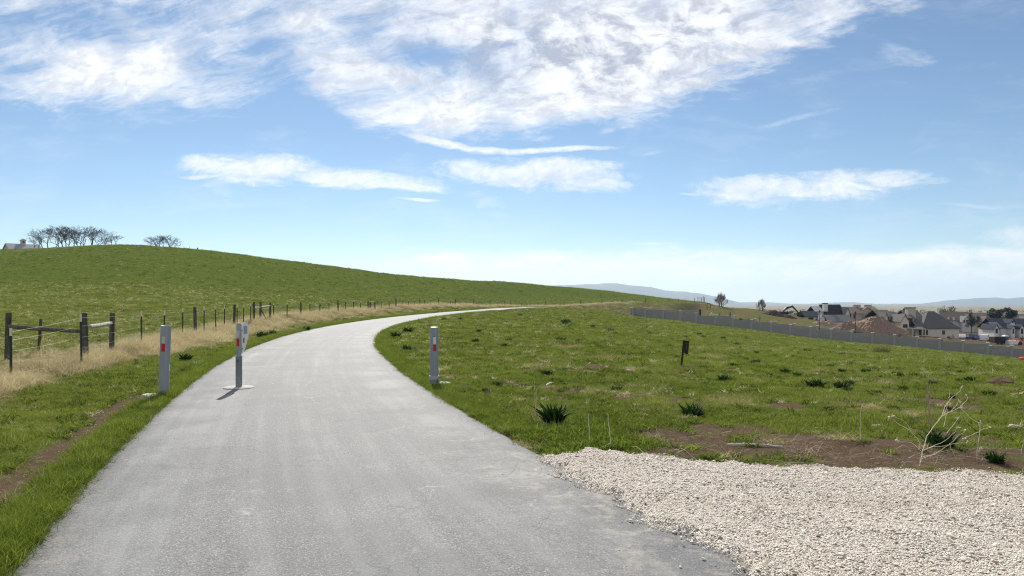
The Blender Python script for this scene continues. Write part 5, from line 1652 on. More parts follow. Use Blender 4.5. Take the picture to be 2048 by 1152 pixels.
def make_wall(pts, h, label, name='boundary_wall', cap=True, zs=None):
    root = empty(name, (pts[0][0], pts[0][1], hgt(pts[0][0], pts[0][1])), label, 'wall')
    RO = root.location.copy()
    P = [Vector((x, y, hgt(x, y) if zs is None else zs[k])) for k, (x, y) in enumerate(pts)]
    pil0 = None
    for a, b in zip(P[:-1], P[1:]):
        top = (a.z + b.z) / 2 + h; bot = min(a.z, b.z) - 0.6
        d = Vector((b.x - a.x, b.y - a.y, 0)); L = d.length; d.normalize(); n = Vector((-d.y, d.x, 0)) * 0.07
        a0 = Vector((a.x, a.y, 0)) + d * 0.17; b0 = Vector((b.x, b.y, 0)) - d * 0.17
        mb = MB()
        mb.prism([a0 - n - RO + Vector((0, 0, bot)), b0 - n - RO + Vector((0, 0, bot)), b0 - n - RO + Vector((0, 0, top)), a0 - n - RO + Vector((0, 0, top))], n * 2)
        mb.build('panel', M_wallp, root)
    for k, a in enumerate(P):
        zt = max([(a.z + P[q].z) / 2 for q in (k - 1, k + 1) if 0 <= q < len(P)]) + h + 0.10
        d = P[min(k + 1, len(P) - 1)] - P[max(k - 1, 0)]; ang = math.atan2(d.y, d.x)
        R = Matrix.Rotation(ang, 3, 'Z')
        mb = MB(); zb = a.z - 0.6
        mb.box((a.x - RO.x, a.y - RO.y, (zb + zt) / 2 - RO.z), (0.38, 0.38, zt - zb), R)
        o = mb.build('pillar', M_pillar, root)
        if cap:
            mb = MB(); mb.box((a.x - RO.x, a.y - RO.y, zt - RO.z + 0.05), (0.54, 0.54, 0.10), R)
            mb.build('cap', M_cap, o)
    return root
def wl_pt(px):
    # along the straight front wall
    b = (px - CX) / F
    t = (27 - b * 160) / (-b * 40 - 57.7)
    return (27 + 57.7 * t, 160 - 40 * t)
FW = [1262, 1291, 1327, 1361, 1393, 1430, 1466, 1503, 1542, 1581, 1621, 1662, 1703, 1745, 1789, 1834, 1879, 1926, 1975.5, 2024, 2076, 2130, 2187, 2250]
make_wall([wl_pt(p) for p in FW], 1.75, 'long grey stepped wall of panels and capped pillars bordering the meadow')
def seg_pt(px, a, b):
    k = (px - CX) / F
    t = (a[0] - k * a[1]) / (k * (b[1] - a[1]) - (b[0] - a[0]))
    return (a[0] + (b[0] - a[0]) * t, a[1] + (b[1] - a[1]) * t)
make_wall([seg_pt(p, (27.3, 161.2), (57, 221)) for p in (1266, 1276, 1291, 1305, 1319, 1334, 1347, 1360, 1373, 1386, 1397)], 1.8,
          'pale grey wall running back from the left corner of the long stepped wall', cap=False, zs=[-2.0 - 1.35 * k / 10 for k in range(11)])
Wa = ((1436 - CX) * 186 / F, 186.0); Wb = ((1762 - CX) * 151 / F, 151.0)
make_wall([seg_pt(p, Wa, Wb) for p in (1436, 1469, 1511, 1551, 1589, 1635, 1678, 1706)], 1.8, 'second grey wall parallel behind the long stepped wall, across the lane')
make_wall([seg_pt(p, (112, 152), (138, 150)) for p in (2090, 2150, 2210, 2270)] if False else [seg_pt(p, Wb, ((2060 - CX) * 138 / F, 138.0)) for p in (1764, 1800, 1836, 1872, 1908, 1944, 1980, 2016, 2056)], 1.1,
          'low grey wall behind the long stepped wall below the cream house')
# iron railing and gate post
M_iron = simple('black_iron', (0.012, 0.012, 0.016), 0.5, vary=0.3)
def iron_fence():
    a, b = seg_pt(1708, Wa, Wb), seg_pt(1750, Wa, Wb)
    z0 = hgt(*a); root = empty('iron_fence', (a[0], a[1], z0), 'black iron railing before the brown earth pile', 'railing')
    n = 26
    for k in range(n + 1):
        t = k / n; x, y = a[0] + (b[0] - a[0]) * t, a[1] + (b[1] - a[1]) * t; z = hgt(x, y)
        mb = MB(); r = 0.05 if k % 5 == 0 else 0.022
        mb.box((x - a[0], y - a[1], z - z0 + 0.85), (r * 2, r * 2, 1.9))
        mb.build('post' if k % 5 == 0 else 'bar', M_iron, root)
    for hh in (0.25, 1.6):
        mb = MB(); mb.tube([(0, 0.03, hh), (b[0] - a[0], b[1] - a[1] + 0.03, hgt(*b) - z0 + hh)], 0.03, 6); mb.build('rail', M_iron, root)
iron_fence()
def post_box(px, Y, w, h, label, mat, name='gate_post'):
    p = gnd(px, Y); r = empty(name, p, label, 'post')
    mb = MB(); mb.box((0, 0, h / 2 - 0.3), (w, w, h + 0.6)); mb.build('shaft', mat, r, bevel=0.02)
    mb = MB(); mb.box((0, 0, h + 0.06), (w * 1.15, w * 1.15, 0.12)); mb.build('cap', mat, r)
post_box(1400, 222, 0.55, 2.1, 'dark gate post at the far end of the pale side wall', M_iron)
M_navy = simple('navy_plastic', (0.012, 0.020, 0.055), 0.5, vary=0.3)
post_box(1749, 150.5, 0.5, 1.3, 'dark navy post at the right end of the black iron railing', M_navy, 'railing_post')

# ------------------------------------------------------------------ houses
def roofing(name, a, b):
    m, g, out = new_mat(name)
    P = g.coord('Object'); n1 = g.noise(P, 2.5, 5, 0.7); n2 = g.noise(P, 0.5, 3, 0.5)
    x, y, z = g.sep(P)
    w = g.smooth(g.math('FRACT', z / 0.22), 0.0, 0.25)
    c = g.mix(n1, a, b); c = g.mix(w * -0.35 + 0.35, c, tuple(q * 0.45 for q in a)); c = g.mix(n2 * 0.3, c, tuple(q * 1.5 for q in b))
    bb = bsdf(g, c, 0.9, 0, 0.2); g.t.links.new(bb.outputs[0], out.inputs[0]); return m
R_black = roofing('black_shingle', (0.012, 0.013, 0.017), (0.035, 0.037, 0.045))
R_grey = roofing('grey_shingle', (0.10, 0.10, 0.10), (0.21, 0.205, 0.20))
R_light = roofing('light_grey_roof', (0.20, 0.21, 0.22), (0.33, 0.34, 0.35))
R_brown = roofing('brown_shingle', (0.085, 0.067, 0.055), (0.19, 0.155, 0.13))
R_char = roofing('charcoal_shingle', (0.06, 0.056, 0.055), (0.14, 0.13, 0.125))
R_navy = roofing('navy_shingle', (0.012, 0.016, 0.03), (0.035, 0.045, 0.07))
S_white = simple('white_stucco', (0.74, 0.69, 0.63), 0.9, vary=0.1, scale=2)
S_cream = simple('cream_stucco', (0.66, 0.57, 0.45), 0.9, vary=0.12, scale=2)
S_pink = simple('beige_stone_facing', (0.50, 0.38, 0.30), 0.9, vary=0.22, scale=3)
S_tan = simple('tan_boards', (0.52, 0.44, 0.34), 0.9, vary=0.2, scale=3)
S_grey = simple('pale_grey_siding', (0.50, 0.48, 0.45), 0.9, vary=0.12, scale=2)
M_glass = simple('dark_window_glass', (0.018, 0.021, 0.026), 0.12, vary=0.3, scale=2, spec=0.6)
M_frame = simple('dark_window_frame', (0.04, 0.04, 0.042), 0.5)

class House:
    def __init__(s, px, Y, base_py, label, rz=0.0, cat='house', name='house'):
        s.px, s.Y = px, Y
        s.z0 = min(zpx(base_py, Y), gnd(px, Y).z)
        s.root = empty(name, ((px - CX) * Y / F, Y, s.z0), label, cat, None, rz)
        s.k = 0
    def X(s, px): return (px - s.px) * s.Y / F
    def Z(s, py): return zpx(py, s.Y) - s.z0
    def eps(s): s.k += 1; return 0.011 * s.k
    def gx(s, p0, p1, ye, yr, d0, d1, wall, roof, yb=None, hip=0.0, ov=0.35):
        """block whose ridge runs across the view"""
        e = s.eps(); x0, x1, ze, zr = s.X(p0) + e, s.X(p1) - e, s.Z(ye) + e, s.Z(yr); zb = -0.5 if yb is None else s.Z(yb)
        d0 += e; d1 -= e; dm = (d0 + d1) / 2
        mb = MB()
        mb.prism([(x0, d0, zb), (x0, d1, zb), (x0, d1, ze), (x0, dm, zr - 0.12 if hip == 0 else ze + 0.05), (x0, d0, ze)], (x1 - x0, 0, 0))
        mb.build('wall', wall, s.root)
        sl = (zr - ze) / (dm - d0); t = 0.16
        a0, a1 = x0 - ov, x1 + ov; f0, f1 = d0 - ov, d1 + ov; zl = ze - ov * sl
        h = hip * (dm - d0)
        r0, r1 = (a0 + h + ov, a1 - h - ov) if hip else (a0, a1)
        v = [(a0, f0, zl), (a1, f0, zl), (a1, f1, zl), (a0, f1, zl), (r0, dm, zr), (r1, dm, zr)]
        v += [(q[0], q[1], q[2] + t) for q in v]
        fs = [(6, 7, 11, 10), (7, 8, 11), (8, 9, 10, 11), (9, 6, 10), (1, 0, 4, 5), (2, 1, 5), (3, 2, 5, 4), (0, 3, 4), (0, 1, 7, 6), (1, 2, 8, 7), (2, 3, 9, 8), (3, 0, 6, 9)]
        return MB().add(v, fs).build('roof', roof, s.root)
    def gy(s, p0, p1, ye, yr, d0, d1, wall, roof, yb=None, ov=0.3):
        """block whose gable faces the view"""
        e = s.eps(); x0, x1, ze, zr = s.X(p0) + e, s.X(p1) - e, s.Z(ye) + e, s.Z(yr); zb = -0.5 if yb is None else s.Z(yb)
        xm = (x0 + x1) / 2
        mb = MB(); mb.prism([(x0, d0, zb), (x1, d0, zb), (x1, d0, ze), (xm, d0, zr - 0.1), (x0, d0, ze)], (0, d1 - d0, 0)); mb.build('wall', wall, s.root)
        sl = (zr - ze) / (xm - x0); t = 0.15; zl = ze - ov * sl
        v = [(x0 - ov, d0 - ov, zl), (xm, d0 - ov, zr), (x1 + ov, d0 - ov, zl), (x0 - ov, d1, zl), (xm, d1, zr), (x1 + ov, d1, zl)]
        v += [(q[0], q[1], q[2] + t) for q in v]
        fs = [(6, 7, 10, 9), (7, 8, 11, 10), (0, 3, 4, 1), (1, 4, 5, 2), (0, 1, 7, 6), (1, 2, 8, 7), (3, 9, 10, 4), (4, 10, 11, 5), (0, 6, 9, 3), (2, 5, 11, 8)]
        return MB().add(v, fs).build('roof', roof, s.root)
    def chim(s, p0, p1, yt, yb, d, mat, capm=None, dep=1.0):
        mb = MB(); x0, x1, z0, z1 = s.X(p0), s.X(p1), s.Z(yb), s.Z(yt)
        mb.box(((x0 + x1) / 2, d, (z0 + z1) / 2), (x1 - x0, dep, z1 - z0)); o = mb.build('chimney', mat, s.root)
        mb = MB(); mb.box(((x0 + x1) / 2, d, z1 + 0.12), ((x1 - x0) * 1.1, dep * 1.1, 0.28)); mb.build('cap', capm or mat, o)
    def win(s, p0, p1, yt, yb, d, name='window'):
        x0, x1, z0, z1 = s.X(p0), s.X(p1), s.Z(yb), s.Z(yt); f = 0.09
        mb = MB()
        for c, sz in ((((x0 + x1) / 2, d - 0.03, z0 + f / 2), (x1 - x0, 0.08, f)), (((x0 + x1) / 2, d - 0.03, z1 - f / 2), (x1 - x0, 0.08, f)),
                      ((x0 + f / 2, d - 0.031, (z0 + z1) / 2), (f, 0.08, z1 - z0 - 2 * f)), ((x1 - f / 2, d - 0.031, (z0 + z1) / 2), (f, 0.08, z1 - z0 - 2 * f)), (((x0 + x1) / 2, d - 0.032, (z0 + z1) / 2), (f, 0.08, z1 - z0 - 2 * f))):
            mb.box(c, sz)
        o = mb.build(name, M_frame, s.root)
        mb = MB(); mb.box(((x0 + x1) / 2, d - 0.02, (z0 + z1) / 2), (x1 - x0 - 0.02, 0.05, z1 - z0 - 0.02)); mb.build('pane', M_glass, o)

h = House(1660, 250, 648, 'white house with black roof and tall white chimney, leftmost of the estate')
h.gx(1652, 1690, 630, 610, 0, 9, S_white, R_black); h.gx(1634, 1656, 623, 613.5, 1.2, 7.8, S_white, R_light)
h.gy(1686.5, 1695.5, 628, 615.5, -1.6, 7, S_white, R_black); h.chim(1651, 1659.5, 607.5, 626, 2.0, S_white, M_iron)
h.gx(1606, 1634, 633, 622.5, -2, 5, S_white, R_black); h.gx(1641, 1686, 642, 630, -6, 0.3, S_white, R_grey); h.gy(1628, 1640, 637.5, 630, -4.4, 1, S_white, R_grey)
h.win(1689, 1693, 630, 639, -1.6); h.win(1612, 1622, 634.5, 638.5, -1.98, 'garage_door'); h.win(1664, 1671, 623.5, 628.5, -0.2)
h = House(1735, 285, 655, 'beige stone house with brown roofs and two broad chimneys behind the earth pile')
h.gx(1691, 1724, 627, 615, 0, 9, S_pink, R_brown); h.gy(1712, 1766, 632, 615.5, 2, 13, S_pink, R_brown); h.chim(1722, 1734, 611, 624, 6, S_pink, None, 1.6); h.chim(1743, 1754.5, 611, 624, 5.2, S_pink, None, 1.6)
h.gx(1756, 1772, 622, 614, 6, 14, S_pink, R_brown); h.gx(1733, 1781, 633.5, 624, -6, 0.4, S_pink, R_char); h.gy(1741, 1757, 629.5, 622, 1.2, 4, S_pink, R_brown)
h.win(1697, 1702, 629, 635, 0.0); h.win(1707, 1711, 629, 637, 0.0); h.win(1722, 1727, 631, 635, 2.0)
h = House(1870, 232, 677, 'cream house with large charcoal hipped roof and a broad tan chimney')
h.gx(1781, 1808, 634, 621.5, 7, 15, S_pink, R_char); h.gy(1780, 1787, 635, 626.5, 3.5, 9, S_cream, R_char); h.gy(1802.5, 1819, 642, 629.5, 0.3, 9, S_cream, R_char)
h.win(1807, 1816, 648.5, 655.5, 0.3); h.win(1799.5, 1803, 641, 648, 6.9); h.chim(1828, 1844, 616.5, 640, 4.5, S_tan, R_brown, 1.8)
h.gx(1833, 1864, 640, 622, 4.5, 13.5, S_cream, R_char); h.gx(1818, 1833, 636.5, 628, 1.5, 8, S_cream, R_char); h.win(1820.5, 1830.5, 637, 654, 1.5)
h.gx(1844.5, 1919, 656, 624, 0, 11, S_cream, R_char, hip=0.9); h.win(1846.5, 1856, 660, 670, 0.07); h.win(1884.5, 1890, 661, 669, 0.07); h.gx(1830, 1846, 651.5, 639, -0.4, 5, S_cream, R_char)
mb = MB(); mb.box((h.X(1829), -1.2, h.Z(657)), (h.X(1843) - h.X(1815), 2.8, 0.25)); po = mb.build('porch_roof', S_tan, h.root)
for q in (1817, 1836, 1842):
    mb = MB(); mb.box((h.X(q), -2.4, h.Z(668)), (0.3, 0.3, h.Z(657.5) - h.Z(680))); mb.build('porch_post', S_tan, h.root)
h.win(1836.5, 1842.5, 660, 670, -0.4, 'door')
h = House(1910, 300, 656, 'grey sided house with brown roof, small dormers and a white chimney, behind the cream house')
h.gx(1872, 1949, 641, 624.5, 0, 10, S_grey, R_brown); h.gy(1918, 1936, 643, 632.5, -2, 5, S_grey, R_grey); h.gy(1936, 1944, 640, 629, 1.0, 5, S_pink, R_brown)
h.gy(1896.5, 1903.5, 640, 635, 0.4, 4, S_white, R_brown, 643); h.gy(1905.5, 1914, 642, 635.5, 0.1, 4, S_white, R_brown, 647); h.chim(1884, 1888.6, 619.5, 632, 4.0, S_white)
h.win(1908, 1911.5, 640.5, 645.5, 0.1); h.win(1921, 1924, 640, 645, -2); h.win(1926, 1931, 640, 645, -2); h.win(1925, 1931, 649, 653, -2, 'garage_door')
h = House(1968, 320, 652, 'brown house half hidden behind bare trees, between the grey sided and navy roofed houses')
h.gx(1946, 1994, 640, 626.5, 0, 10, S_tan, R_brown); h.gy(1962, 1974, 642, 633, -1.5, 5, S_tan, R_brown); h.win(1951, 1955, 642, 647, 0); h.win(1966, 1970, 640, 646, -1.5)
h = House(2018, 265, 671, 'white house with navy roof and narrow gables at the right edge')
h.gx(1992, 2075, 655.5, 638.5, 0, 10, S_white, R_navy); h.gy(1978, 1986.5, 656, 648.5, -3, 5, S_white, R_navy); h.gx(1985, 2000, 655, 645, -0.6, 5, S_grey, R_grey)
h.gy(2013.8, 2021, 655.5, 651, -2.4, 3, S_white, R_navy); h.gy(2018.5, 2028, 645.5, 638.8, -0.5, 5, S_white, R_navy, 651); h.gy(2028.8, 2038, 655.8, 649, -2.8, 3, S_white, R_navy)
h.win(1980, 1984.5, 656.5, 666, -3); h.win(2016, 2019, 656.5, 667, -2.4); h.win(2022, 2027.5, 658, 668.5, 0.0, 'door'); h.win(2031, 2035.5, 656.5, 667, -2.8); h.win(2021.5, 2025, 642, 646, -0.5)
h = House(2075, 340, 656, 'dark roofed house far behind the navy roofed house at the right edge')
h.gx(2034, 2120, 641, 629, 0, 11, S_grey, R_char); h.gy(2040, 2056, 643, 633, -2, 5, S_grey, R_char)

# barn on the hilltop
by = 262.0
b0 = gnd(20, by)
barn = empty('barn', (b0.x, by, b0.z), 'weathered barn with pale grey roof and a small cupola on the hilltop', 'barn', None, math.radians(52))
Lb, Wd = 10.4, 7.5
ze, zr = zpx(499.5, by) - b0.z, zpx(486, by) - b0.z
mb = MB(); mb.prism([(0, 0, -1), (0, Wd, -1), (0, Wd, ze), (0, Wd / 2, zr - .12), (0, 0, ze)], (Lb, 0, 0)); mb.build('wall', S_tan, barn)
sl = (zr - ze) / (Wd / 2); ov = 0.35
v = [(-ov, -ov, ze - ov * sl), (Lb + ov, -ov, ze - ov * sl), (Lb + ov, Wd / 2, zr), (-ov, Wd / 2, zr), (Lb + ov, Wd + ov, ze - ov * sl), (-ov, Wd + ov, ze - ov * sl)]
v += [(q[0], q[1], q[2] + .15) for q in v]
mb = MB(); mb.add(v, [(6, 7, 8, 9), (9, 8, 10, 11), (0, 3, 2, 1), (3, 5, 4, 2), (0, 1, 7, 6), (1, 2, 8, 7), (2, 4, 10, 8), (4, 5, 11, 10), (5, 3, 9, 11), (3, 0, 6, 9)])
br = mb.build('roof', R_light, barn)
cu = (5.3, Wd / 2)
mb = MB(); mb.box((cu[0], cu[1], zr + 0.55), (1.35, 1.35, 1.7)); cp = mb.build('cupola', S_tan, barn)
mb = MB(); w_ = 1.05; zc = zr + 1.4
mb.add([(cu[0] - w_, cu[1] - w_, zc), (cu[0] + w_, cu[1] - w_, zc), (cu[0] + w_, cu[1] + w_, zc), (cu[0] - w_, cu[1] + w_, zc), (cu[0], cu[1], zc + 0.8)], [(3, 2, 1, 0), (0, 1, 4), (1, 2, 4), (2, 3, 4), (3, 0, 4)])
mb.build('cupola_roof', R_light, cp)
mb = MB(); mb.box((cu[0], cu[1], zr + 0.85), (0.6, 1.39, 0.7)); mb.build('louver', M_frame, cp)

# ------------------------------------------------------------------ trees
M_bark = simple('grey_bark', (0.075, 0.062, 0.055), 0.95, vary=0.4, scale=5)
M_barkl = simple('pale_twigs', (0.22, 0.18, 0.145), 0.95, vary=0.3, scale=5)
def bare_tree_mesh(seed, hgt_, stems=1, spread=1.0, twig=0.03, trunk_frac=0.33, levels=4, kids=(3, 3, 3, 3), widen=1.0):
    rg = np.random.default_rng(seed); tr, cr = MB(), MB()
    def grow(p, d, L, r, lev):
        n = 3; pts = [p]; q = p.copy(); dd = d.copy()
        for k in range(n):
            dd = (dd + Vector(rg.normal(0, 0.15, 3)) + Vector((0, 0, 0.05))).normalized()
            q = q + dd * (L / n); pts.append(q.copy())
        r1 = max(twig * 0.6, r * 0.62)
        (tr if lev == 0 else cr).tube(pts, [r + (r1 - r) * i / n for i in range(n + 1)], 6 if lev == 0 else 4 if lev < 3 else 3, cap=lev == 0)
        if lev >= levels: return
        kk = kids[min(lev, len(kids) - 1)]
        for i in range(kk + (rg.random() < 0.5)):
            a = rg.uniform(0, 6.283); sp = rg.uniform(0.45, 1.0) * spread
            side = dd.orthogonal().normalized(); side = Matrix.Rotation(a, 3, dd) @ side
            nd = (dd + side * sp).normalized(); nd.z = nd.z * 0.8 + 0.12
            st = pts[-1] if (i < 2 or lev == 0) else pts[-2]
            grow(st, nd.normalized(), L * rg.uniform(0.68, 0.98) * (0.95 if lev else 0.95), r1 * 0.85, lev + 1)
    for s_ in range(stems):
        a = rg.uniform(0, 6.283); ln = 0.08 if stems == 1 else rg.uniform(0.3, 1.0)
        off = Vector((math.cos(a), math.sin(a), 0)) * (0 if stems == 1 else hgt_ * 0.07)
        grow(off + Vector((0, 0, -0.3)), Vector((math.cos(a) * ln, math.sin(a) * ln, 1)).normalized(), hgt_ * trunk_frac, hgt_ * (0.024 if stems == 1 else 0.016), 0)
    top = max(v[2] for v in cr.v); k = hgt_ / top
    wx = widen * (1 + (k - 1) * 0.6) if widen == 1.0 else widen * hgt_ * 0.5 / max(max(abs(v[0]), abs(v[1])) for v in cr.v)
    def warp(v):
        z = max(0.0, v[2] / top); w = 1 + (wx - 1) * min(1.0, z * 2.2)
        return (v[0] * w, v[1] * w, v[2] * k)
    for b in (tr, cr): b.v = [warp(v) for v in b.v]
    return tr, cr
def tree_proto(name, seed, h, label, cat, mats, **kw):
    r = empty(name, (0, 0, 0), label, cat)
    t, c = bare_tree_mesh(seed, h, **kw)
    t.build('trunk', mats[0], r, smooth=True); c.build('crown', mats[1], r)
    return r
protos = [tree_proto('bare_oak', 40 + i, 6.6, 'x', 'tree', (M_bark, M_bark), spread=0.85, twig=0.030, trunk_frac=0.31, levels=5, kids=(3, 2, 2, 2, 3), widen=1.38) for i in range(4)]
used = set()
def place_tree(i, p, s, label, group, rz, sx=1.0):
    pr = protos[i]
    t = pr if i not in used else copy_tree(pr)
    used.add(i)
    t.location = p; t.rotation_euler = (0, 0, rz); t.scale = (s * sx, s * sx, s)
    t['label'] = label; t['group'] = group
rgt = np.random.default_rng(9)
G1 = 'bare oaks of the long hilltop row'
row = [(66, 27), (77, 33), (87, 38), (97, 42), (108, 40), (118, 43), (126, 44), (133, 44), (139, 45), (147, 44), (154, 43), (164, 45), (175, 45), (183, 43), (190, 40), (196, 30), (215, 34), (224, 33), (236, 26)]
LB = ['bare dark branched oak standing in the long tree row on the hilltop']
special = {66: 'low bare oak at the left end of the long hilltop row, before the barn', 196: 'small low bare oak in the gap of the hilltop row', 215: 'bare oak leaning left, first of three set apart at the right of the row',
           224: 'middle bare oak of the three set apart at the right of the row', 236: 'low spreading bare oak at the far right end of the long hilltop row'}
for k, (px, hp) in enumerate(row):
    Y = 219 + rgt.uniform(-4, 7); p = gnd(px, Y); p.z -= 0.1
    hh = zpx(496.5 - hp * 1.05, Y) - p.z
    place_tree(k % 4, p, hh / 6.6, special.get(px, LB[0]), G1, rgt.uniform(0, 6.28), 1.05)
G2 = 'bare oaks of the small hilltop clump'
for k, (px, hp) in enumerate([(303, 22), (309, 27), (314, 30), (321, 31), (328, 31), (335, 29), (342, 27), (349, 22)]):
    Y = 217 + rgt.uniform(-2, 5); p = gnd(px, Y); p.z -= 0.1
    hh = zpx(498.5 - hp, Y) - p.z
    place_tree((k + 1) % 4, p, hh / 6.6, {303: 'low bare oak at the left edge of the small right hand clump on the hill', 349: 'low spreading bare oak at the right edge of the small hilltop clump'}.get(px, 'bare oak inside the small separate clump right of the long hilltop row'), G2, rgt.uniform(0, 6.28), 1.15)
for px, Y, h_, lb, sd_ in ((1443, 240, 5.2, 'bare many stemmed shrub on the bank by the fence end, taller of two', 61), (1523, 245, 4.4, 'rounded bare shrub on the bank right of the taller bare shrub', 63)):
    r = tree_proto('bare_shrub', sd_, h_, lb, 'shrub', (M_bark, M_barkl), stems=14, spread=0.62, twig=0.03, trunk_frac=0.13, levels=4, kids=(2, 2, 2, 3), widen=0.95)
    r.location = gnd(px, Y)
def leaf_mesh(seed, rx, ry, rz, n, size, cz, lumps=9):
    rg = np.random.default_rng(seed); mb = MB()
    cs = [Vector((rg.normal(0, 0.45) * rx, rg.normal(0, 0.45) * ry, rg.normal(0, 0.4) * rz)) for _ in range(lumps)]
    for k in range(n):
        c = cs[k % lumps]; d = Vector(rg.normal(0, 1, 3)).normalized() * (rg.random() ** 0.5)
        p = c + Vector((d.x * rx, d.y * ry, d.z * rz)) * 0.52
        s_ = size * rg.uniform(0.5, 1.4); a = Vector(rg.normal(0, 1, 3)).normalized() * s_; b = a.orthogonal().normalized() * s_ * 0.7
        p = p + Vector((0, 0, cz))
        mb.add([p - a, p + b, p + a, p - b], [(0, 1, 2, 3)])
    return mb
M_ever = simple('evergreen_needles', (0.020, 0.034, 0.020), 0.8, vary=0.55, scale=1.2)
M_budding = simple('budding_twigs', (0.16, 0.155, 0.10), 0.9, vary=0.35, scale=1.2)
M_redleaf = simple('red_leaves', (0.10, 0.015, 0.022), 0.8, vary=0.4, scale=2)
def leafy(px, Y, top, base, w, lb, mat, seed, name='evergreen_tree', cat='tree', n=2200, size=None, trunk=True, group=None):
    p = gnd(px, Y); h_ = zpx(top, Y) - p.z; zb = zpx(base, Y) - p.z
    r = empty(name, p, lb, cat, group)
    rx = w * Y / F / 2; rz = (h_ - zb) / 2
    leaf_mesh(seed, rx * 0.95, rx * 0.9, rz * 0.95, n, size or rx * 0.12, (h_ + zb) / 2).build('crown', mat, r)
    if trunk:
        mb = MB(); mb.tube([(0, 0, -0.3), (0.05, 0, zb + rz * 0.6), (0, 0.05, h_ * 0.8)], [max(0.05, rx * 0.12), max(0.04, rx * 0.09), 0.03], 8); mb.build('trunk', M_bark, r)
    return r
leafy(1993, 300, 615, 642, 30, 'big rounded dark evergreen at the right, the taller left one of a pair', M_ever, 1)
leafy(2024, 300, 617, 640, 28, 'big rounded dark evergreen right of the taller one, above the navy roof', M_ever, 2)
leafy(1943, 262, 623, 658, 18, 'narrow dark conifer standing between the grey sided house and the bare trees', M_ever, 3, n=1800)
leafy(1811, 330, 616.5, 628, 15, 'dark evergreen top showing behind the roofs left of the tan chimney', M_ever, 4, n=900)
leafy(1825, 340, 618, 628, 8, 'small dark tree top close left of the tan chimney', M_ever, 5, n=500)
r = tree_proto('budding_tree', 81, 9.0, 'wide pale budding tree rising behind the brown roofs', 'tree', (M_bark, M_budding), spread=1.0, twig=0.10, levels=4, stems=2)
r.location = gnd(1915, 345); s_ = (zpx(610, 345) - r.location.z) / 9.0; r.scale = (s_ * 1.15, s_ * 1.15, s_)
for k, (px, top, lb) in enumerate(((1866, 618, 'small bare tree behind the roofs left of the wide budding tree'), (1975, 615, 'bare tree leaning over the brown house beside the dark evergreens'), (1962, 630, 'greyish bare tree before the brown house, nearer than its neighbour'))):
    r = tree_proto('bare_tree', 90 + k, 8.0, lb, 'tree', (M_bark, M_barkl), spread=0.9, twig=0.06, levels=4)
    Y = 330 if k == 0 else 310 if k == 1 else 285
    r.location = gnd(px, Y); s_ = (zpx(top, Y) - r.location.z) / 8.0; r.scale = (s_, s_, s_)
shr = [(1451, 168, 634, 641, 9, 'dark shrub on the lane behind the grey wall, first of three'), (1482, 165, 635, 644, 9, 'round dark shrub on the lane behind the grey wall, middle of three'), (1499, 162, 637, 645, 7, 'small dark shrub on the lane, third of three'),
       (1439, 205, 625, 632, 4, 'thin young conifer on the bank behind the wall, left one'), (1460, 206, 624, 632, 5, 'thin young conifer on the bank, right of its neighbour'), (1519, 195, 632, 639, 4, 'tiny young conifer before the dark earth pile'),
       (1368, 170, 625, 632, 8, 'grey green shrub in front of the pale side wall'), (1782, 148, 667, 674, 10, 'dark shrub at the foot of the brown earth pile, left one'), (1800, 147, 666, 676, 8, 'dark pointed young conifer at the foot of the brown earth pile'),
       (1898, 215, 671, 677, 11, 'dark red leaved shrub before the cream house'), (1906, 214, 669, 677, 5, 'grey green slim shrub beside the red leaved one'), (1884, 160, 678, 687, 7, 'dark shrub just behind the wall below the cream house'), (1962, 165, 686, 693, 7, 'olive shrub behind the wall near the dark trailer'),
       (1875, 210, 672, 680, 5, 'small reddish shrub below the cream wall'), (2043, 215, 672, 684, 13, 'grey bare bush on the lawn at the right edge')]
for k, (px, Y, t_, b_, w_, lb) in enumerate(shr):
    leafy(px, Y, t_, b_ + 1, w_, lb, M_redleaf if 'red' in lb and 'left one' not in lb else M_ever if k < 13 else M_budding, 20 + k, 'garden_shrub', 'shrub', 420, None, True, None)

# ------------------------------------------------------------------ earth piles, digger, vehicles
def heap(px, Y, peaks, base_w, mat, label, seed, dep=0.6, py_base=None):
    """heap given by (column, row, half width in columns) peaks"""
    c = gnd(px, Y); s_ = Y / F; rg = np.random.default_rng(seed)
    R = base_w * s_ / 2; n = 64
    xs = np.linspace(-R, R, n); ysv = np.linspace(-R * dep, R * dep, 40)
    X, Yg = np.meshgrid(xs, ysv)
    Z = np.zeros_like(X)
    for (pp, py, hw) in peaks:
        hz = zpx(py, Y) - c.z; x0 = (pp - px) * s_; rr = np.sqrt((X - x0) ** 2 + (Yg / dep * 0.9) ** 2 + 0.15) / (hw * s_)
        Z = np.maximum(Z, hz * np.clip(1.03 - rr, 0, 1) ** 0.92)
    nn = nz(X * 1.0, Yg, 3.0, 1) - 0.5; n2 = nz(X, Yg, 1.0, 2) - 0.5
    Z = Z * (1 + 0.10 * nn + 0.06 * n2) + (Z > 0.05) * (0.25 * n2 + rg.normal(0, 0.05, X.shape))
    base = hgt(X + c.x, Yg + c.y) - c.z
    Z = base + Z - 0.12 * (Z < 0.06)
    vs = np.stack([X.ravel(), Yg.ravel(), Z.ravel()], 1)
    idx = np.arange(X.size).reshape(X.shape)
    fs = np.stack([idx[:-1, :-1].ravel(), idx[:-1, 1:].ravel(), idx[1:, 1:].ravel(), idx[1:, :-1].ravel()], 1)
    me = bpy.data.meshes.new('earth_pile'); me.from_pydata(vs.tolist(), [], fs.tolist()); me.materials.append(mat)
    o = bpy.data.objects.new('earth_pile', me); COL.objects.link(o); o.location = c
    return tag(o, label, 'earth pile')
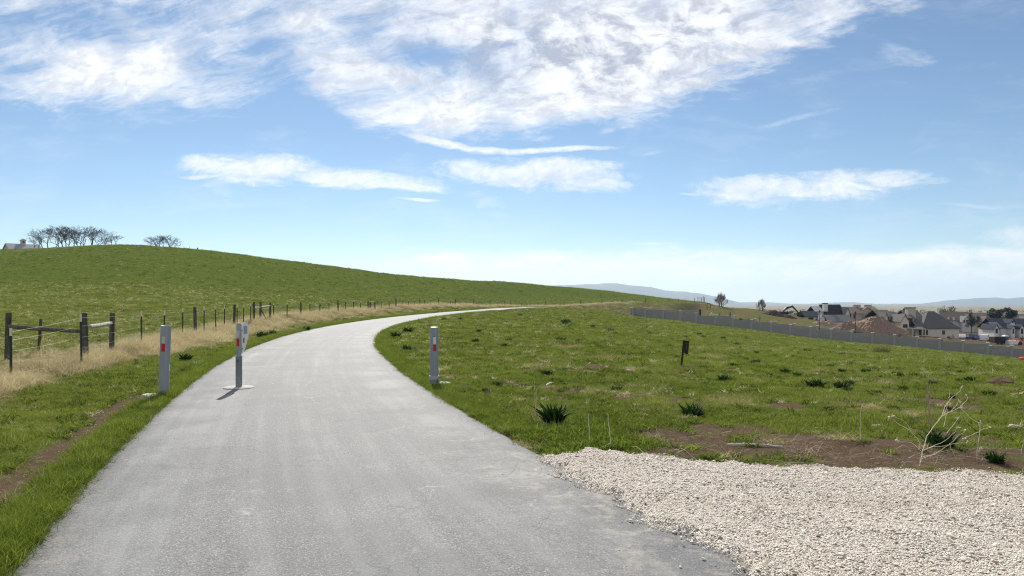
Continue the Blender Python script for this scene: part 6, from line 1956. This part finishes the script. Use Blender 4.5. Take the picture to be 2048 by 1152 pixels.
E_dark = simple('dark_red_soil', (0.070, 0.036, 0.025), 0.95, vary=0.45, scale=1.5, bump=0.8)
E_brown = simple('brown_gravelly_soil', (0.235, 0.150, 0.100), 0.95, vary=0.38, scale=1.8, bump=0.8)
E_tan = simple('tan_soil', (0.30, 0.215, 0.15), 0.95, vary=0.35, scale=1.5, bump=0.8)
heap(1560, 232, [(1549, 621, 24), (1574, 626, 20)], 80, E_dark, 'dark red brown double humped earth pile beside the digger', 3)
heap(1752, 205, [(1752, 631.5, 78), (1762, 632.5, 70)], 190, E_brown, 'huge conical brown earth pile among the houses', 4)
heap(1697, 200, [(1700, 641, 34), (1690, 645, 26)], 90, E_brown, 'lower brown earth pile left of the huge one', 5)
heap(1662, 215, [(1662, 640, 24), (1645, 644, 20)], 90, E_tan, 'low tan spoil heap before the white house with the black roof', 6)

M_orange = simple('orange_machine_paint', (0.50, 0.16, 0.03), 0.5, vary=0.15)
M_armblk = simple('black_machine_paint', (0.015, 0.016, 0.02), 0.5, vary=0.3)
M_rubber = simple('black_rubber', (0.012, 0.012, 0.012), 0.8)
def digger():
    Y = 243.0; p = gnd(1563, Y); s_ = Y / F
    r = empty('excavator', p, 'orange excavator with black arched arm working behind the dark earth pile', 'excavator')
    L = lambda px, py, d=0.0: Vector(((px - 1563) * s_, d, zpx(py, Y) - p.z))
    for d in (-1.2, 1.2):
        mb = MB(); prof = [(-1.9, 0.35), (-1.6, 0.02), (1.6, 0.02), (1.9, 0.35), (1.6, 0.85), (-1.6, 0.85)]
        mb.prism([(a, d - 0.28, b) for a, b in prof], (0, 0.56, 0)); mb.build('track', M_rubber, r)
    zc = L(1563, 637).z; zt = L(1563, 628).z
    mb = MB(); mb.box((-0.5, 0, zc), (2.8, 2.5, 1.3)); mb.build('body', M_orange, r, bevel=0.12)
    mb = MB(); mb.box((0.55, -0.7, (zc + 0.66 + zt) / 2 + 0.1), (1.3, 1.0, max(1.2, zt - zc - 0.5))); cb = mb.build('cab', M_orange, r, bevel=0.1)
    mb = MB(); mb.box((0.6, -1.21, (zc + 0.7 + zt) / 2 + 0.2), (0.9, 0.03, 0.8)); mb.build('cab_window', M_glass, cb)
    def arm(pts, w, name, mat):
        mb = MB()
        top = [L(a, b) + Vector((0, 0, t / 2)) for a, b, t in pts]; bot = [L(a, b) - Vector((0, 0, t / 2)) for a, b, t in reversed(pts)]
        mb.prism([q + Vector((0, -w / 2, 0)) for q in top + bot], (0, w, 0)); return mb.build(name, mat, r)
    bo = arm([(1564, 629, 0.5), (1567, 621.5, 0.75), (1573, 616, 0.8), (1583, 613.6, 0.5)], 0.5, 'boom', M_armblk)
    arm([(1581.5, 612.8, 0.35), (1584, 612.2, 0.75), (1590, 618, 0.6), (1596, 624.5, 0.4)], 0.42, 'stick', M_armblk)
    mb = MB(); mb.prism([L(1595, 624) + Vector((0, -.6, 0)), L(1602, 625) + Vector((0, -.6, 0)), L(1604, 630) + Vector((0, -.6, 0)), L(1600, 633) + Vector((0, -.6, 0)), L(1596, 629) + Vector((0, -.6, 0))], (0, 1.2, 0)); mb.build('bucket', M_armblk, r)
    mb = MB(); mb.tube([L(1568, 621) + Vector((0, -0.35, 0)), L(1580, 615.5) + Vector((0, -0.35, 0))], 0.09, 8); mb.build('ram', M_galv, r)
digger()
def car(px, Y, L, w, h_, rz, body, label, kind='car', cat='car'):
    p = gnd(px, Y); r = empty('parked_' + kind, p, label, cat, None, rz)
    z0 = 0.3
    if kind == 'pickup': prof = [(-.5, z0), (.5, z0), (.5, .55 * h_), (.28, .6 * h_), (.18, h_), (-.08, h_), (-.12, .58 * h_), (-.5, .58 * h_)]
    elif kind == 'van': prof = [(-.5, z0), (.5, z0), (.5, .5 * h_), (.42, .56 * h_), (.30, h_), (-.47, h_), (-.5, .6 * h_)]
    else: prof = [(-.5, z0), (.5, z0), (.5, .48 * h_), (.26, .56 * h_), (.12, h_), (-.28, h_), (-.45, .58 * h_), (-.5, .56 * h_)]
    mb = MB(); mb.prism([(a * L, -w / 2, b) for a, b in prof], (0, w, 0)); bd = mb.build('body', body, r, bevel=0.06)
    x0, x1 = (-.05, .2) if kind == 'pickup' else (-.3, .15)
    mb = MB()
    for sy in (-1, 1):
        mb.prism([(x0 * L, sy * (w / 2 + .006), .62 * h_), (x1 * L + .1, sy * (w / 2 + .006), .62 * h_), (x1 * L - .15, sy * (w / 2 + .006), .92 * h_), (x0 * L + .1, sy * (w / 2 + .006), .92 * h_)], (0, .004, 0))
        mb.build('side_window', M_glass, r); mb = MB()
    for sx in (-.31, .31):
        for sy in (-1, 1):
            mb = MB(); mb.tube([(sx * L, sy * (w / 2 - .2), .33), (sx * L, sy * (w / 2 + .02), .33)], .33, 14); o = mb.build('wheel', M_rubber, r)
            mb = MB(); mb.tube([(sx * L, sy * (w / 2 + .015), .33), (sx * L, sy * (w / 2 + .03), .33)], .19, 10); mb.build('rim', M_galv, o)
    for sx, nm in ((.5, 'headlight'), (-.5, 'tail_light')):
        for sy in (-.36, .36):
            mb = MB(); mb.box((sx * L * 1.002, sy * w, .42 * h_), (.05, .22, .12)); mb.build(nm, M_white if sx > 0 else M_redtape, r)
    return r
M_carw = simple('white_car_paint', (0.72, 0.72, 0.72), 0.25, vary=0.04, spec=0.6)
M_carb = simple('dark_blue_car_paint', (0.03, 0.045, 0.12), 0.25, vary=0.1, spec=0.6)
car(1925, 236, 4.4, 1.8, 1.5, 1.0, M_carw, 'white car parked right of the cream house')
car(1946, 226, 5.2, 1.95, 1.75, 0.6, M_carb, 'dark blue pickup parked right of the white car', 'pickup', 'pickup')
car(1958, 224, 4.4, 1.8, 1.45, 0.9, M_carb, 'dark blue car behind the white van')
car(1969, 220, 4.8, 2.0, 1.9, 0.9, M_carw, 'white van parked left of the dark trailer', 'van', 'van')
def trailer():
    p = gnd(1995, 198); r = empty('dump_trailer', p, 'dark brown dump container with open top beside the blue portable toilet', 'container')
    mb = MB()
    for c, sz in (((0, -1.1, 1.25), (3.1, .1, 1.6)), ((0, 1.1, 1.25), (3.1, .1, 1.6)), ((-1.5, 0, 1.251), (.1, 2.1, 1.59)), ((1.5, 0, 1.251), (.1, 2.1, 1.59)), ((0, 0, .5), (3.0, 2.1, .12))): mb.box(c, sz)
    b = mb.build('box', M_rust, r)
    for k in range(6):
        mb = MB(); mb.box((-1.25 + k * .5, -1.18, 1.2), (.08, .06, 1.5)); mb.build('rib', M_rust, b)
    for sx in (-.6, .4):
        mb = MB(); mb.tube([(sx, -1.2, .36), (sx, -.9, .36)], .36, 14); mb.build('wheel', M_rubber, r)
trailer()
def toilet():
    p = gnd(2010.5, 200); r = empty('portable_toilet', p, 'blue portable toilet with a white roof', 'toilet'); bl = simple('blue_plastic', (0.02, 0.07, 0.22), 0.5)
    mb = MB(); mb.box((0, 0, 1.0), (1.1, 1.1, 2.0)); b = mb.build('cabin', bl, r, bevel=.04)
    mb = MB(); mb.prism([(-.6, -.6, 2.0), (.6, -.6, 2.0), (.5, -.6, 2.25), (0, -.6, 2.38), (-.5, -.6, 2.25)], (0, 1.2, 0)); mb.build('roof', M_white, r)
    mb = MB(); mb.box((0, -.57, .95), (.7, .03, 1.7)); d_ = mb.build('door', bl, r)
    mb = MB(); mb.box((.25, -.6, 1.0), (.08, .05, .12)); mb.build('handle', M_white, d_)
toilet()
def skip_():
    p = gnd(2024, 196); r = empty('white_trough', p, 'low white container beside the portable toilet', 'container')
    mb = MB(); mb.prism([(-1.2, -.8, .1), (1.0, -.8, .1), (1.4, -.8, 1.0), (-1.3, -.8, 1.0)], (0, 1.6, 0)); mb.build('body', M_white, r)
    mb = MB(); mb.box((.05, 0, 1.03), (2.75, 1.7, .08)); mb.build('rim', M_white, r)
    p = gnd(2036, 196); r = empty('mini_excavator', p, 'small orange machine with an arm beside the white container', 'digger')
    mb = MB(); mb.box((0, 0, .35), (1.6, 1.2, .6)); mb.build('track', M_rubber, r, bevel=.1)
    mb = MB(); mb.box((.2, 0, .95), (1.1, 1.0, .6)); mb.build('body', M_orange, r, bevel=.08)
    mb = MB(); mb.tube([(-.3, 0, 1.1), (-1.0, 0, 1.7), (-1.5, 0, 1.2), (-1.3, 0, .4)], .12, 6); mb.build('arm', M_orange, r)
skip_()
p = gnd(2043, 114.5); r = empty('orange_bag', p, 'orange red sack lying on the grass before the grey wall at the right edge', 'sack')
bm = bmesh.new(); bmesh.ops.create_icosphere(bm, subdivisions=3, radius=.45)
for v in bm.verts:
    v.co.z = v.co.z * .55 + .1; v.co *= 1 + .12 * math.sin(9 * v.co.x + 3 * v.co.y) + .08 * math.sin(14 * v.co.y)
me = bpy.data.meshes.new('sack'); bm.to_mesh(me); bm.free(); me.materials.append(simple('orange_red_cloth', (0.55, 0.07, 0.03), .8)); o = bpy.data.objects.new('sack', me); COL.objects.link(o); o.parent = r
mb = MB(); mb.tube([(.35, 0, .3), (.5, .05, .45), (.55, 0, .5)], [.1, .05, .09], 8); mb.build('tied_neck', me.materials[0], r)
# lane lamps
def lamp(px, Y, top, label):
    p = gnd(px, Y); h_ = zpx(top, Y) - p.z; r = empty('street_lamp', p, label, 'lamp post')
    mb = MB(); mb.tube([(0, 0, -.3), (0, 0, h_)], [.07, .05], 8); mb.build('pole', M_iron, r)
    mb = MB(); mb.lathe([(.05, h_ - .02), (.14, h_ + .06), (.16, h_ + .3), (.05, h_ + .42)], sides=10); mb.build('lantern', M_iron, r)
    mb = MB(); mb.lathe([(.12, -.2), (.12, .5), (.08, .55)], sides=10); mb.build('base', M_iron, r)
lamp(1639, 150, 624, 'thin black lamp post behind the wall, the left of two, below the white house')
lamp(1710.5, 146, 627, 'thin black lamp post behind the wall, the right of two, before the earth pile')
# white A-frame and rusty hoop on the bank
p = gnd(1423, 200); r = empty('leaning_rack', p, 'white leaning A shaped frame by the gap in the back wall', 'frame')
s_ = 200 / F; zt = zpx(625, 200) - p.z
for a, b, nm in (((-1.0, 0, 0), (0, 0, zt), 'leg'), ((1.3, .1, 0), (-.05, .1, zt), 'leg'), ((-.6, .05, zt * .45), (.6, .05, zt * .45), 'crossbar')):
    mb = MB(); mb.tube([a, b], .12, 6); mb.build(nm, M_white, r)
p = gnd(1417.5, 228); r = empty('metal_hoop', p, 'rusty brown hoop shaped frame on the dry bank', 'frame'); w_, zt = .55, 1.75
mb = MB(); mb.tube([(-w_, 0, -.2), (-w_, 0, zt * .75), (-w_ * .6, 0, zt), (w_ * .6, 0, zt), (w_, 0, zt * .75), (w_, 0, -.2)], .09, 8); mb.build('hoop', M_rust, r)
mb = MB(); mb.tube([(-w_, 0, .35), (w_, 0, .35)], .07, 6); mb.build('crossbar', M_rust, r)
# posts along the hilltop
for k, (px, top) in enumerate(((265, 489), (270, 493), (288, 492), (300, 491), (368, 493), (379, 494), (395, 495.5), (404, 497))):
    Y = 212; p = gnd(px, Y); hh = max(0.8, zpx(top, Y) - p.z)
    r = empty('old_post', p, 'short stout old post on the hill crest right of the small tree clump' if px == 395 else 'thin old fence post standing on the crest of the hill', 'post', None if px == 395 else 'old posts on the hill crest')
    mb = MB(); rr = .24 if px == 395 else .055; mb.tube([(0, 0, -.3), (rgt.normal(0, .06), 0, min(hh, 2.2))], [rr, rr * .85], 8); mb.build('shaft', M_wood, r)
# far valley trees and pale houses as one mass
def valley():
    rg = np.random.default_rng(5); mb = MB()
    for k in range(900):
        px = rg.uniform(1380, 2500); Y = rg.uniform(420, 2200) ; p = gnd(px, Y); s_ = rg.uniform(2.0, 5.0)
        for q in range(7):
            c = p + Vector((rg.normal(0, s_ * .5), rg.normal(0, s_ * .5), s_ * rg.uniform(.2, .9)))
            a = Vector(rg.normal(0, 1, 3)).normalized() * s_ * .4; b = a.orthogonal().normalized() * s_ * .35
            mb.add([c - a, c + b, c + a, c - b], [(0, 1, 2, 3)])
    o = mb.build('far_trees', simple('far_tree_foliage', (0.085, 0.085, 0.05), .9, vary=.5, scale=.02)); o['kind'] = 'stuff'; o['label'] = 'hazy scattered trees of the valley beyond the houses'; o['category'] = 'trees'
valley()
